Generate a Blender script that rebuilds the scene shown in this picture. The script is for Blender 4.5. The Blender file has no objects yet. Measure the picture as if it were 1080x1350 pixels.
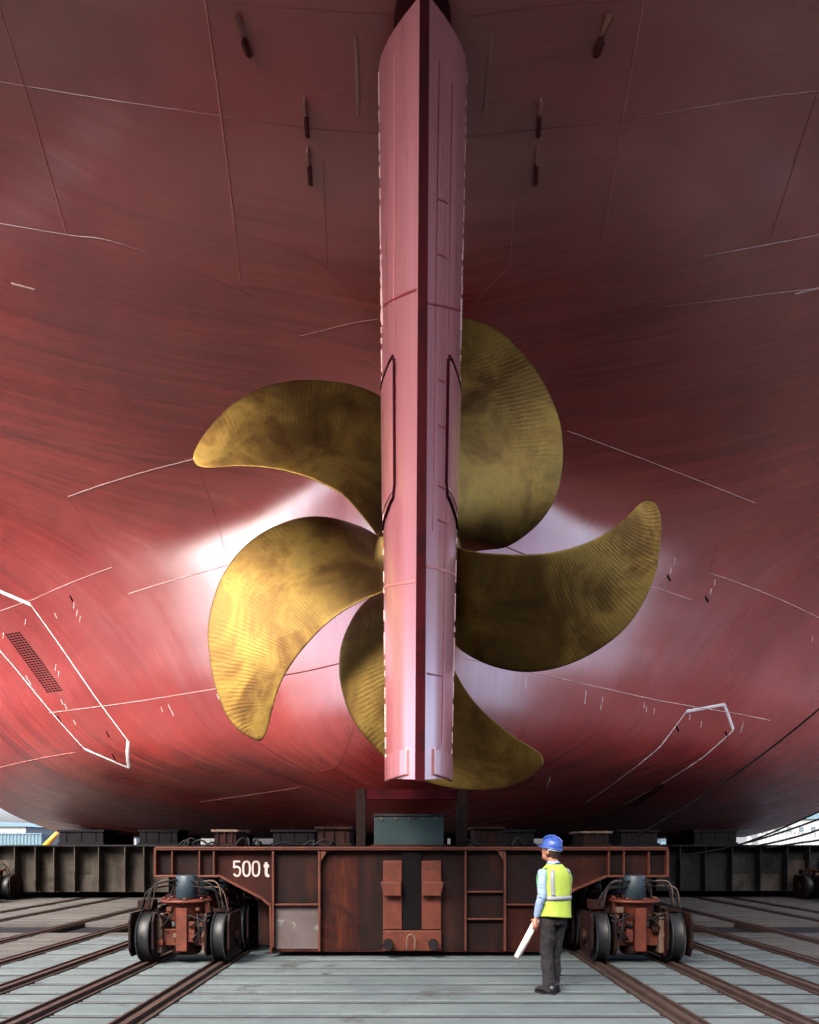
import bpy, bmesh, math, random
from mathutils import Vector, Matrix, noise
random.seed(7)
R = math.radians
C = bpy.context.scene.collection

# ---------------------------------------------------------------- camera, sky, sun, exposure
CAMZ = 1.75
cam = bpy.data.cameras.new('camera'); co = bpy.data.objects.new('camera', cam); C.objects.link(co)
co.location = (0, 0, CAMZ); co.rotation_euler = (R(90), 0, 0)
cam.sensor_fit = 'HORIZONTAL'; cam.sensor_width = 36; cam.lens = 36*1000/1080
cam.shift_y = 437/1080; cam.clip_end = 3000; cam.clip_start = .1
bpy.context.scene.camera = co
SUN_EL, SUN_AZ = 48, 205
w = bpy.data.worlds.new('World'); bpy.context.scene.world = w; w.use_nodes = True
nt = w.node_tree; bg = nt.nodes['Background']
sky = nt.nodes.new('ShaderNodeTexSky'); sky.sky_type = 'NISHITA'; sky.sun_disc = False
sky.sun_elevation = R(SUN_EL); sky.sun_rotation = R(SUN_AZ); sky.air_density = .4; sky.dust_density = 6; sky.ozone_density = 0
nt.links.new(sky.outputs[0], bg.inputs[0]); bg.inputs[1].default_value = .15
sl = bpy.data.lights.new('sun', 'SUN'); so = bpy.data.objects.new('sun', sl); C.objects.link(so)
sl.energy = .6; sl.angle = R(12); sl.color = (1, .96, .9)
sd = Vector((math.sin(R(SUN_AZ))*math.cos(R(SUN_EL)), math.cos(R(SUN_AZ))*math.cos(R(SUN_EL)), math.sin(R(SUN_EL))))
so.rotation_euler = (-sd).to_track_quat('-Z', 'Y').to_euler()
vs = bpy.context.scene.view_settings
vs.view_transform = 'Standard'; vs.look = 'None'; vs.exposure = 3.2; vs.gamma = 1; vs.use_curve_mapping = False

def at(px, py, Y):
    return Vector(((px-540)*Y/1000, Y, CAMZ+(1112-py)*Y/1000))

# ---------------------------------------------------------------- helpers
def tag(o, label, cat, group=None):
    o['label'] = label; o['category'] = cat
    if group: o['group'] = group
    return o
def empty(name, loc, label=None, cat=None, group=None, parent=None):
    o = bpy.data.objects.new(name, None); C.objects.link(o); o.location = loc
    if parent: o.parent = parent
    if label: tag(o, label, cat, group)
    return o
def world(p):
    m = p.matrix_basis.copy()
    return world(p.parent) @ p.matrix_parent_inverse @ m if p.parent else m
def obj(name, bm, mat, parent=None, smooth=False, bevel=0, kind=None, label=None):
    """links bm (world coordinates) as one mesh object; a parented one keeps its world place"""
    me = bpy.data.meshes.new(name); bm.to_mesh(me); bm.free()
    mats = mat if isinstance(mat, (list, tuple)) else [mat]
    for m in mats: me.materials.append(m)
    if smooth:
        for p in me.polygons: p.use_smooth = True
    o = bpy.data.objects.new(name, me); C.objects.link(o)
    if parent:
        o.parent = parent
        o.matrix_parent_inverse = world(parent).inverted()
    if bevel:
        b = o.modifiers.new('bevel', 'BEVEL'); b.width = bevel; b.segments = 2; b.limit_method = 'ANGLE'
    if kind: o['kind'] = kind
    if label: o['label'] = label
    return o
def BM(): return bmesh.new()
def box(bm, x0, x1, y0, y1, z0, z1, mi=0, M=None):
    vs_ = [Vector((x, y, z)) for x in (x0, x1) for y in (y0, y1) for z in (z0, z1)]
    if M: vs_ = [M @ v for v in vs_]
    v = [bm.verts.new(p) for p in vs_]
    for f in ((0,1,3,2),(4,6,7,5),(0,4,5,1),(2,3,7,6),(0,2,6,4),(1,5,7,3)):
        fc = bm.faces.new([v[i] for i in f]); fc.material_index = mi
def prism(bm, pts, y0, y1, mi=0):
    """pts: (x,z) outline extruded along Y"""
    a = [bm.verts.new((x, y0, z)) for x, z in pts]; b = [bm.verts.new((x, y1, z)) for x, z in pts]
    n = len(pts)
    fs = [bm.faces.new(a), bm.faces.new(b[::-1])]
    for i in range(n): fs.append(bm.faces.new((a[i], b[i], b[(i+1) % n], a[(i+1) % n])))
    for f in fs: f.material_index = mi
    bmesh.ops.recalc_face_normals(bm, faces=fs)
def cyl(bm, a, b, r0, r1=None, n=20, cap=True, smooth=True):
    a = Vector(a); b = Vector(b); r1 = r0 if r1 is None else r1
    d = (b-a).normalized(); q = d.to_track_quat('Z', 'Y')
    A = []; B = []
    for i in range(n):
        t = 2*math.pi*i/n; e = q @ Vector((math.cos(t), math.sin(t), 0))
        A.append(bm.verts.new(a+e*r0)); B.append(bm.verts.new(b+e*r1))
    for i in range(n):
        f = bm.faces.new((A[i], A[(i+1) % n], B[(i+1) % n], B[i])); f.smooth = smooth
    if cap: bm.faces.new(A[::-1]); bm.faces.new(B)
def lathe(bm, c, prof, axis='Z', n=32):
    """prof: (r, h) list along axis from c"""
    c = Vector(c); rings = []
    for r, h in prof:
        ring = []
        for i in range(n):
            t = 2*math.pi*i/n; a, b = r*math.cos(t), r*math.sin(t)
            p = {'Z': (a, b, h), 'Y': (a, h, b), 'X': (h, a, b)}[axis]
            ring.append(bm.verts.new(c+Vector(p)))
        rings.append(ring)
    fs = []
    for A, B in zip(rings, rings[1:]):
        for i in range(n):
            f = bm.faces.new((A[i], A[(i+1) % n], B[(i+1) % n], B[i])); f.smooth = True; fs.append(f)
    fs.append(bm.faces.new(rings[0])); fs.append(bm.faces.new(rings[-1]))
    bmesh.ops.recalc_face_normals(bm, faces=fs)
def cr(pts, n=8):
    """Catmull-Rom through points"""
    P = [Vector(p) for p in pts]; P = [P[0]*2-P[1]]+P+[P[-1]*2-P[-2]]; out = []
    for i in range(1, len(P)-2):
        for k in range(n):
            t = k/n; a, b, c, d = P[i-1:i+3]
            out.append(.5*((2*b)+(c-a)*t+(2*a-5*b+4*c-d)*t*t+(3*b-a-3*c+d)*t**3))
    out.append(P[-2]); return out
def tube(bm, pts, r, n=8, smooth=True, radii=None):
    P = [Vector(p) for p in pts]; rings = []; up = None
    for i, p in enumerate(P):
        d = (P[min(i+1, len(P)-1)]-P[max(i-1, 0)]).normalized()
        if up is None:
            up = d.cross(Vector((0, 0, 1)))
            if up.length < .1: up = d.cross(Vector((1, 0, 0)))
        up = (up-d*up.dot(d)).normalized(); s = d.cross(up)
        rr = radii[i] if radii else r
        rings.append([bm.verts.new(p+(up*math.cos(2*math.pi*k/n)+s*math.sin(2*math.pi*k/n))*rr) for k in range(n)])
    for A, B in zip(rings, rings[1:]):
        for k in range(n):
            f = bm.faces.new((A[k], A[(k+1) % n], B[(k+1) % n], B[k])); f.smooth = smooth
    bm.faces.new(rings[0][::-1]); bm.faces.new(rings[-1])

# ---------------------------------------------------------------- materials
class N:
    def __init__(s, name):
        s.m = bpy.data.materials.new(name); s.m.use_nodes = True; s.t = s.m.node_tree
        s.p = s.t.nodes['Principled BSDF']
    def n(s, typ, **kw):
        x = s.t.nodes.new('ShaderNode'+typ)
        for k, v in kw.items(): setattr(x, k, v)
        return x
    def l(s, a, b): s.t.links.new(a, b)
    def coord(s, scale=(1, 1, 1), kind='Object', rot=(0, 0, 0)):
        c = s.n('TexCoord'); m = s.n('Mapping'); m.inputs['Scale'].default_value = scale; m.inputs['Rotation'].default_value = rot
        s.l(c.outputs[kind], m.inputs[0]); return m.outputs[0]
    def noise(s, vec, scale=1, detail=4, rough=.6, dist=0):
        x = s.n('TexNoise'); x.inputs['Scale'].default_value = scale; x.inputs['Detail'].default_value = detail
        x.inputs['Roughness'].default_value = rough; x.inputs['Distortion'].default_value = dist
        s.l(vec, x.inputs['Vector']); return x.outputs['Fac']
    def ramp(s, fac, stops):
        x = s.n('ValToRGB'); e = x.color_ramp.elements
        while len(e) < len(stops): e.new(.5)
        for i, (p, c) in enumerate(stops):
            e[i].position = p; e[i].color = (*c, 1) if len(c) == 3 else c
        s.l(fac, x.inputs[0]); return x.outputs[0]
    def rng(s, fac, a, b, lo=0, hi=1):
        x = s.n('MapRange'); x.inputs['From Min'].default_value = lo; x.inputs['From Max'].default_value = hi
        x.inputs['To Min'].default_value = a; x.inputs['To Max'].default_value = b
        s.l(fac, x.inputs[0]); return x.outputs[0]
    def mix(s, fac, a, b, blend='MIX'):
        x = s.n('Mix', data_type='RGBA', blend_type=blend)
        for k, v in ((0, fac), (6, a), (7, b)):
            if hasattr(v, 'is_linked') or isinstance(v, bpy.types.NodeSocket): s.l(v, x.inputs[k])
            else: x.inputs[k].default_value = v if k == 0 else (*v, 1)
        return x.outputs[2]
    def math(s, op, a, b=0):
        x = s.n('Math', operation=op)
        for k, v in ((0, a), (1, b)):
            if isinstance(v, bpy.types.NodeSocket): s.l(v, x.inputs[k])
            else: x.inputs[k].default_value = v
        return x.outputs[0]
    def bump(s, h, strength=.3, dist=.01, prev=None):
        b = s.n('Bump'); b.inputs['Strength'].default_value = strength; b.inputs['Distance'].default_value = dist
        s.l(h, b.inputs['Height'])
        if prev: s.l(prev, b.inputs['Normal'])
        s.l(b.outputs[0], s.p.inputs['Normal']); return b.outputs[0]
    def set(s, **kw):
        for k, v in kw.items():
            i = s.p.inputs[k.replace('_', ' ')]
            if isinstance(v, bpy.types.NodeSocket): s.l(v, i)
            else: i.default_value = (*v, 1) if isinstance(v, tuple) and len(v) == 3 else v
        return s.m

def worn(name, c1, c2, rust=None, scale=3, rough=.6, metallic=0, rust_amt=.6, bump=.3, streak=None):
    k = N(name); v = k.coord()
    a = k.noise(v, scale, 6, .65)
    col = k.ramp(a, [(.3, c1), (.7, c2)])
    if rust:
        b = k.noise(v, scale*2.3, 8, .7)
        f = k.ramp(b, [(rust_amt, (0, 0, 0)), (rust_amt+.08, (1, 1, 1))])
        col = k.mix(f, col, rust)
    if streak:
        st = k.noise(k.coord((4, 4, .5)), 1, 5, .7); col = k.mix(k.ramp(st, [(.5, (0, 0, 0)), (.66, (.8, .8, .8))]), col, streak)
        gr = k.noise(k.coord((1.1, 1.1, 1.1)), 1, 7, .75, .4); col = k.mix(k.ramp(gr, [(.52, (0, 0, 0)), (.6, (.75, .75, .75))]), col, tuple(x*.4 for x in c1))
    k.set(Base_Color=col, Roughness=k.rng(a, rough-.12, rough+.12), Metallic=metallic, Specular_IOR_Level=.3 if not streak else .12)
    k.bump(k.noise(v, scale*9, 5), bump, .006)
    return k.m

def hull_paint():
    k = N('hull_red_paint'); 
    fr = k.coord((.12, 1.5, .10)); fr2 = k.coord((.35, 4.5, .3)); v = k.coord()
    n1 = k.noise(fr, 1, 3, .55, .3); n2 = k.noise(fr2, 1, 3, .6, .2); big = k.noise(v, .22, 4, .6); fine = k.noise(v, 4, 6, .6)
    col = k.ramp(big, [(.3, (.23, .016, .016)), (.52, (.33, .028, .023)), (.75, (.40, .048, .037))])
    col = k.mix(k.rng(n1, 0, .15, .5, .75), col, (.16, .008, .009))
    col = k.mix(k.rng(fine, 0, .25, .55, .8), col, (.30, .06, .05))
    fc = k.noise(k.coord((.06, .8, .05)), 1, 4, .6, .2); col = k.mix(k.rng(fc, 0, .12, .48, .66), col, (.17, .014, .018)); col = k.mix(k.rng(fc, .22, 0, .3, .46), col, (.42, .075, .06))
    k.set(Base_Color=col, Roughness=k.rng(n2, .34, .5, .3, .7), Specular_IOR_Level=.3, Coat_Weight=1.0, Coat_Roughness=k.rng(n1, .25, .38, .35, .65), Coat_IOR=2.2)
    fb = k.noise(k.coord((.05, 1.25, .05)), 1, 3, .6, .15); dn = k.noise(k.coord((.9, .5, .9)), 1, 2, .5)
    h = k.math('ADD', k.math('MULTIPLY', n1, 1.0), k.math('MULTIPLY', n2, .35))
    h = k.math('ADD', h, k.math('ADD', k.math('MULTIPLY', fb, 2.0), k.math('MULTIPLY', dn, .9)))
    b = k.bump(h, .5, .16)
    k.bump(k.noise(v, 60, 4), .10, .004, b)
    return k.m
def rudder_paint():
    k = N('rudder_red_paint'); v = k.coord((3, 3, .15)); f = k.coord()
    a = k.noise(v, 1.3, 4, .6); g = k.noise(f, 2.5, 5, .6)
    col = k.ramp(a, [(.3, (.36, .105, .112)), (.7, (.46, .15, .16))])
    k.set(Base_Color=col, Roughness=k.rng(a, .25, .38, .3, .7), Specular_IOR_Level=.5, Coat_Weight=1.0, Coat_Roughness=.22, Coat_IOR=3.4)
    b = k.bump(a, .25, .03); k.bump(g, .1, .01, b)
    return k.m
def bronze():
    k = N('bronze'); uv = k.coord(kind='UV')
    sx = k.n('SeparateXYZ'); k.l(uv, sx.inputs[0]); th, r = sx.outputs[0], sx.outputs[1]
    v = k.coord()
    n = k.noise(v, .75, 7, .68, .6); m = k.noise(v, 5, 6, .65)
    band = k.math('FLOOR', k.math('MULTIPLY', r, 1.7))
    jit = k.math('SINE', k.math('MULTIPLY', band, 12.9))
    wob = k.math('MULTIPLY', k.noise(v, 2.6, 3), .5)
    ph = k.math('ADD', k.math('ADD', k.math('MULTIPLY', th, 17), jit), wob)
    saw = k.math('ABSOLUTE', k.math('SINE', k.math('MULTIPLY', ph, math.pi)))
    fr = k.math('FRACT', k.math('MULTIPLY', r, 1.7))
    col = k.ramp(n, [(.28, (.050, .022, .008)), (.45, (.115, .062, .018)), (.58, (.22, .14, .034)), (.75, (.16, .118, .038))])
    col = k.mix(k.rng(m, 0, .5, .5, .8), col, (.05, .045, .018))
    msk = k.math('MULTIPLY', k.rng(k.noise(v, .55, 2), 0, 1, .42, .62), k.rng(k.noise(v, 3.5, 3), .25, 1, .4, .6))
    saw = k.math('MULTIPLY', saw, msk)
    col = k.mix(k.math('MULTIPLY', msk, k.rng(saw, .55, 0, 0, .6)), col, (.05, .03, .01))
    bs = k.n('TexWhiteNoise', noise_dimensions='1D'); k.l(band, bs.inputs['W'])
    col = k.mix(k.rng(bs.outputs[0], 0, .15), col, (.24, .18, .055))
    k.set(Base_Color=col, Metallic=.97, Roughness=k.rng(n, .38, .52, .3, .7))
    b = k.bump(saw, .28, .007); k.bump(m, .15, .006, b)
    return k.m
def concrete():
    k = N('concrete'); v = k.coord(); a = k.noise(v, .6, 6, .65); b = k.noise(v, 9, 8, .7); s = k.noise(k.coord((.5, 3, 1)), 1.2, 5, .7)
    col = k.ramp(a, [(.3, (.040, .053, .058)), (.7, (.074, .093, .095))])
    col = k.mix(k.rng(b, 0, .5, .5, .8), col, (.05, .055, .053))
    col = k.mix(k.rng(s, 0, .5, .52, .72), col, (.040, .042, .040))
    d = k.noise(k.coord((.9, .9, 1)), 1.0, 9, .75, .5); col = k.mix(k.rng(d, 0, .9, .56, .66), col, (.022, .020, .018))
    k.set(Base_Color=col, Roughness=.8, Specular_IOR_Level=.15); k.bump(b, .4, .008)
    return k.m

M = {
 'hull': hull_paint(), 'rudder': rudder_paint(), 'bronze': bronze(), 'concrete': concrete(),
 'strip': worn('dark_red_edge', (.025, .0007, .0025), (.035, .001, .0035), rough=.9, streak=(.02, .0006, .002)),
 'weld': worn('weld_bead', (.62, .36, .33), (.75, .52, .48), rough=.45),
 'weldd': worn('painted_weld', (.16, .014, .016), (.21, .02, .02), rough=.35),
 'weldm': worn('primed_weld', (.42, .13, .12), (.52, .2, .18), rough=.4),
 'white': worn('white_mark_paint', (.72, .70, .70), (.85, .83, .83), rough=.5),
 'dark': worn('dark_slot', (.002, .0015, .002), (.004, .003, .0035), rough=.8),
 'anode': worn('anode_metal', (.30, .15, .13), (.38, .2, .17), rough=.45),
 'anoded': worn('anode_bracket', (.06, .01, .012), (.09, .015, .018), rough=.5),
 'boss': worn('hub_steel', (.35, .30, .24), (.5, .44, .34), rough=.35, metallic=.7),
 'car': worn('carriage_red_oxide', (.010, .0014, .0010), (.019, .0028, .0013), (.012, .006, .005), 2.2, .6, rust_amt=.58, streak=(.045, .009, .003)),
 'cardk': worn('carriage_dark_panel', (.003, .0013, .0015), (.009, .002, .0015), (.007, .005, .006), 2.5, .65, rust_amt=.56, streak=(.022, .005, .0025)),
 'edge': worn('carriage_edge_orange', (.034, .007, .004), (.068, .016, .006), (.03, .012, .009), 5, .55, rust_amt=.6),
 'orange': worn('bogie_orange', (.040, .007, .003), (.078, .015, .005), (.018, .009, .007), 6, .55, rust_amt=.55),
 'tyre': worn('wheel_steel', (.003, .004, .005), (.008, .010, .011), (.022, .012, .008), 8, .5, rust_amt=.66),
 'flange': worn('wheel_flange', (.05, .03, .022), (.09, .06, .042), None, 8, .5),
 'teal': worn('dark_teal_block', (.003, .012, .014), (.007, .020, .023), (.006, .008, .008), 3, .6, rust_amt=.62),
 'pillar': worn('blue_grey_cylinder', (.007, .016, .022), (.012, .024, .032), None, 3, .45),
 'black': worn('black_steel', (.004, .004, .005), (.010, .009, .010), (.02, .010, .007), 4, .6, rust_amt=.66),
 'rubber': worn('hose_rubber', (.006, .006, .007), (.012, .012, .013), rough=.5),
 'grey': worn('grey_girder', (.024, .021, .018), (.055, .048, .040), (.05, .026, .02), 1.5, .7, rust_amt=.62, streak=(.02, .016, .013)),
 'greydk': worn('dark_grey_girder', (.010, .011, .012), (.026, .027, .028), (.07, .04, .03), 1.5, .7, rust_amt=.66, streak=(.012, .010, .009)),
 'rail': worn('rusty_rail', (.018, .010, .008), (.040, .024, .018), (.012, .008, .007), 6, .55, rust_amt=.55),
 'grit': worn('rail_bed_grit', (.014, .011, .010), (.032, .024, .020), (.06, .05, .04), 12, .9, rust_amt=.66, bump=.8),
 'steelstrip': worn('steel_strip', (.020, .023, .027), (.045, .05, .052), (.03, .018, .014), 3, .5, rust_amt=.6),
 'ground': worn('yard_ground', (.008, .008, .010), (.014, .014, .016), None, 1.2, .85),
 'far': worn('far_yard', (.012, .012, .012), (.02, .02, .02), None, .2, .9),
 'darkdeck': worn('dark_deck', (.035, .034, .031), (.062, .060, .056), (.06, .05, .045), .8, .7, rust_amt=.58),
}
for nm, c, r_ in (('skin', (.26, .11, .07), .5), ('hair', (.022, .012, .007), .6), ('helmet', (.018, .05, .22), .35), ('shirt', (.17, .24, .38), .8),
             ('vest', (.24, .33, .045), .8), ('vestp', (.78, .80, .42), .7), ('tape', (.17, .18, .21), .45), ('trim', (.06, .22, .05), .8), ('trousers', (.007, .006, .007), .9), ('shoe', (.005, .004, .005), .4),
             ('paper', (.62, .56, .52), .8), ('boxwhite', (.13, .14, .145), .6), ('boxblue', (.045, .085, .11), .6), ('yellow', (.30, .15, .012), .5),
             ('redpaint', (.25, .008, .02), .5), ('glass', (.05, .07, .08), .1), ('strap', (.85, .85, .85), .6)):
    M[nm] = worn(nm, tuple(x*.88 for x in c), c, rough=r_, scale=8, bump=.1)

# ================================================================ GROUND
g = BM(); 
for x0, x1, y0, y1 in ((-700, 700, -60, 900),):
    v = [g.verts.new(p) for p in ((x0, y0, -.09), (x1, y0, -.09), (x1, y1, -.09), (x0, y1, -.09))]; g.faces.new(v)
for m_ in ('far', 'ground', 'darkdeck', 'dark', 'black', 'greydk', 'grey', 'rubber'): M[m_].node_tree.nodes['Principled BSDF'].inputs['Specular IOR Level'].default_value = .05
obj('ground', g, M['ground'], kind='structure')
g = BM()
for (x0, x1, y0, y1) in ((-500, 500, 52, 880), (-500, -24, -55, 52), (24, 500, -55, 52), (-24, 24, -55, -2)):
    v = [g.verts.new(p) for p in ((x0, y0, -.006), (x1, y0, -.006), (x1, y1, -.006), (x0, y1, -.006))]; g.faces.new(v)
obj('yard_pavement', g, M['far'], kind='structure')

TR = [2.75, 3.83, 4.9, 6.0, 7.3, 9.3, 10.4, 14.0, 15.1, 19.0]
HW = .17
rails = sorted([-t for t in TR]+TR)
cols = []; prev = -24
for t in rails:
    cols.append((prev, t-HW)); prev = t+HW
cols.append((prev, 24))
rnd = random.Random(3)
g = BM(); y = 6.6; rows = []
while y < 52:
    dpt = rnd.choice((.34, .40, .50)); rows.append((y, y+dpt)); y += dpt+.17
for (a, b) in cols:
    for (y0, y1) in rows:
        if y0 > 14.5 and (y0 < 16.2): continue                       # open drain across the yard
        dz = rnd.uniform(-.006, .004); dx = rnd.uniform(0, .012)
        box(g, a+dx, b-dx, y0+rnd.uniform(0, .01), y1-rnd.uniform(0, .01), -.12, dz, mi=(1 if y0 > 14 or a < -6.3 or b > 6.3 else 0))  # outer bays coloured darker to dim their reflection in the hull
obj('concrete_deck', g, [M['concrete'], M['darkdeck']], kind='structure', bevel=.012)
g = BM()
for (a, b) in cols:
    for (y0, y1) in rows:
        if y0 > 14.5 and (y0 < 16.2): continue
        box(g, a+.01, b-.01, y1+.012, y1+.158, -.10, -.014, mi=1)
        box(g, a+.01, b-.01, y1+.065, y1+.105, -.013, -.003+rnd.uniform(-.003, .002))
obj('steel_strips', g, [M['steelstrip'], M['ground']], kind='structure', bevel=.006)
for t in rails:
    g = BM(); box(g, t-HW+.004, t+HW-.004, 1, 52, -.085, -.03, mi=1)
    for s in (-1, 1): box(g, t+s*.15-.012, t+s*.15+.012, 1, 52, -.03, .012, mi=0)
    box(g, t-.036, t+.036, 1, 52, -.03, .022, mi=0)
    obj('rail_track', g, [M['rail'], M['grit']], kind='structure')

# ================================================================ SHIP
XC, ZS, YP = .15, 6.84, 13.5
XG = [0, .6, 1.3, 2.5, 4.5, 7, 10, 13, 18, 22.6]
TAB = [
 (2.15, [16.2, 17.2, 19.0, 21.5, 24., 26.5, 29., 31.5, 37, 44.5]),
 (3.5, [16.1, 16.3, 17.0, 18.6, 20.4, 22.2, 24.4, 27.2, 33, 40.5]),
 (5.5, [15.8, 15.95, 16.5, 17.7, 18.95, 20.5, 22.2, 24.5, 30, 37.5]),
 (6.9, [15.7, 15.85, 16.5, 17.65, 18.75, 20.0, 21.6, 23.7, 29, 36.5]),
 (8.5, [15.7, 15.85, 16.5, 17.65, 18.6, 19.5, 20.8, 22.6, 27.5, 35]),
 (9.9, [15.8, 15.95, 16.6, 17.7, 18.4, 18.9, 19.9, 21.4, 26, 33.5]),
 (11.3, [15.0, 15.05, 15.4, 16.2, 16.7, 17.3, 18.4, 19.9, 24, 31.5]),
 (12.3, [13.3, 13.32, 13.45, 13.8, 14.6, 15.8, 17.0, 18.8, 23, 30.5]),
 (13.3, [11.9, 11.92, 11.98, 12.15, 12.85, 14.3, 16.0, 18.0, 22, 29.5]),
 (14.2, [10.7, 10.72, 10.8, 11.1, 11.9, 13.4, 15.1, 17.2, 21, 28.5]),
 (15.0, [8.6, 8.65, 8.8, 9.3, 10.4, 11.6, 12.8, 14.5, 19, 25]),
 (16.0, [4.0, 4.1, 4.2, 4.7, 5.6, 6.8, 8.0, 11.0, 17, 23]),
 (17.0, [-5., -5., -4.9, -4.5, -3.0, -.5, 3., 8., 15, 21]),
 (18.0, [-7.5, -7.5, -7.4, -7., -6., -3.5, 1.5, 6., 13, 19]),
 (21.0, [-8.5, -8.5, -8.5, -8.4, -7.5, -6, 0, 4, 11, 17]),
 (25.0, [-9, -9, -9, -9, -9, -7.5, -2, 2, 10, 16]),
]
ZG = [t[0] for t in TAB]
def herm(xs, ys, x):
    if x <= xs[0]: return ys[0]
    if x >= xs[-1]: return ys[-1]
    i = 0
    while x > xs[i+1]: i += 1
    def m(j):
        if j == 0: return (ys[1]-ys[0])/(xs[1]-xs[0]) if xs is not XG else 0
        if j == len(xs)-1: return (ys[-1]-ys[-2])/(xs[-1]-xs[-2])
        a = (ys[j]-ys[j-1])/(xs[j]-xs[j-1]); b = (ys[j+1]-ys[j])/(xs[j+1]-xs[j])
        if a*b <= 0: return 0
        h0 = xs[j]-xs[j-1]; h1 = xs[j+1]-xs[j]
        return (a*h1+b*h0)/(h0+h1)
    h = xs[i+1]-xs[i]; t = (x-xs[i])/h
    return ((1+2*t)*(1-t)**2)*ys[i]+t*(1-t)**2*h*m(i)+t*t*(3-2*t)*ys[i+1]+t*t*(t-1)*h*m(i+1)
BX, BZ, BR = 22.2, 2.12, 2.5                          # full section: half breadth, keel height, bilge radius
def full_d(x, z):                                     # inner distance to the rounded full section
    dx = BX-x; dz = z-BZ
    if dx < BR and dz < BR: return BR-math.hypot(BR-dx, BR-dz)
    return min(dx, dz)
DX, DZ = .2, .15
NX = int((BX+.4)/DX)+1; NZ = int((25-BZ)/DZ)+1
colsT = {}
def T0(x, z):
    return herm(XG, [herm(ZG, [TAB[k][1][j] for k in range(len(TAB))], z) for j in range(len(XG))], x)
grid = [[T0(i*DX, BZ+k*DZ) for k in range(NZ)] for i in range(NX)]
for _ in range(14):                                    # fair the surface
    gg = [r_[:] for r_ in grid]
    for i in range(NX):
        for k in range(NZ):
            a = grid[abs(i-1)][k]; b = grid[min(i+1, NX-1)][k]; c = grid[i][max(k-1, 0)]; d = grid[i][min(k+1, NZ-1)]
            gg[i][k] = grid[i][k]*.4+.15*(a+b+c+d)
    grid = gg
def hullY(x, z):
    ax = min(abs(x-XC), BX); zz = min(max((z-BZ)/DZ, 0), NZ-1.001); xx = ax/DX
    i, k = int(xx), int(zz); fx, fz = xx-i, zz-k
    y = (grid[i][k]*(1-fx)+grid[i+1][k]*fx)*(1-fz)+(grid[i][k+1]*(1-fx)+grid[i+1][k+1]*fx)*fz
    d = max(full_d(ax, z), 0)
    y += 6.0*math.exp(-d/.55) if z < 9 else 6.0*math.exp(-d/.55)*0.5
    r = math.hypot(ax, z-ZS)
    y -= 1.55*math.exp(-(r/.75)**2.4)                 # stern tube boss
    return y
def hullN(x, z):
    e = .15
    gx = (hullY(x+e, z)-hullY(x-e, z))/(2*e); gz = (hullY(x, z+e)-hullY(x, z-e))/(2*e)
    return Vector((gx, -1, gz)).normalized()
def hull_hit(px, py):
    dx, dz = (px-540)/1000, (1112-py)/1000
    y = 6.; step = .05
    while y < 45:
        z = CAMZ+dz*y
        if z > BZ and hullY(dx*y, z) < y and y > 8: break
        y += step
    lo, hi = y-step, y
    for _ in range(10):
        mid = (lo+hi)/2
        if hullY(dx*mid, CAMZ+dz*mid) < mid: hi = mid
        else: lo = mid
    return (dx*hi, CAMZ+dz*hi)

ship = empty('ship', (XC, 16, 0), 'huge red ship stern resting over the transfer carriage, with rudder and five bladed bronze propeller', 'ship')
bm = BM(); G = {}
xs = []; x = 0
while x < BX+.01: xs.append(x); x += (.15 if x < 4 else .3)
xs = sorted(set([-a for a in xs]+xs)); zs = []; z = BZ
while z < 25: zs.append(z); z += (.10 if z < 4 else .15)
for i, x in enumerate(xs):
    for k, z in enumerate(zs):
        xx, zz = x, z; ax = abs(x)
        if ax > BX-BR and z < BZ+BR:
            u = Vector((ax-(BX-BR), (BZ+BR)-z))
            if u.length > BR:
                u = u.normalized()*BR; xx = math.copysign(BX-BR+u.x, x); zz = BZ+BR-u.y
        G[i, k] = bm.verts.new((xx+XC, hullY(xx+XC, zz), zz))
for i in range(len(xs)-1):
    for k in range(len(zs)-1):
        try: bm.faces.new((G[i, k], G[i+1, k], G[i+1, k+1], G[i, k+1])).smooth = True
        except ValueError: pass
YE = 62
bot = [G[i, 0] for i in range(len(xs))]
left = [G[0, k] for k in range(len(zs))]; right = [G[len(xs)-1, k] for k in range(len(zs))]
top = [G[i, len(zs)-1] for i in range(len(xs))]
loop = left[::-1]+bot[1:-1]+right
far = [bm.verts.new((v.co.x, max(YE, v.co.y+.01), v.co.z)) for v in loop]
for i in range(len(loop)-1):
    f = bm.faces.new((loop[i+1], loop[i], far[i], far[i+1])); f.smooth = True
tf = [bm.verts.new((v.co.x, YE, v.co.z)) for v in top]
for i in range(len(top)-1): bm.faces.new((top[i], top[i+1], tf[i+1], tf[i]))
bmesh.ops.remove_doubles(bm, verts=bm.verts[:], dist=.002)
bm.faces.new([v for v in [bm.verts.new((-BX+XC, YE+.2, 25)), bm.verts.new((BX+XC, YE+.2, 25)), bm.verts.new((BX+XC, YE+.2, BZ+1)), bm.verts.new((BX+XC-3, YE+.2, BZ)), bm.verts.new((-BX+XC+3, YE+.2, BZ)), bm.verts.new((-BX+XC, YE+.2, BZ+1))]])
bmesh.ops.recalc_face_normals(bm, faces=bm.faces[:])
hull = obj('hull', bm, M['hull'], ship)

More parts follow.
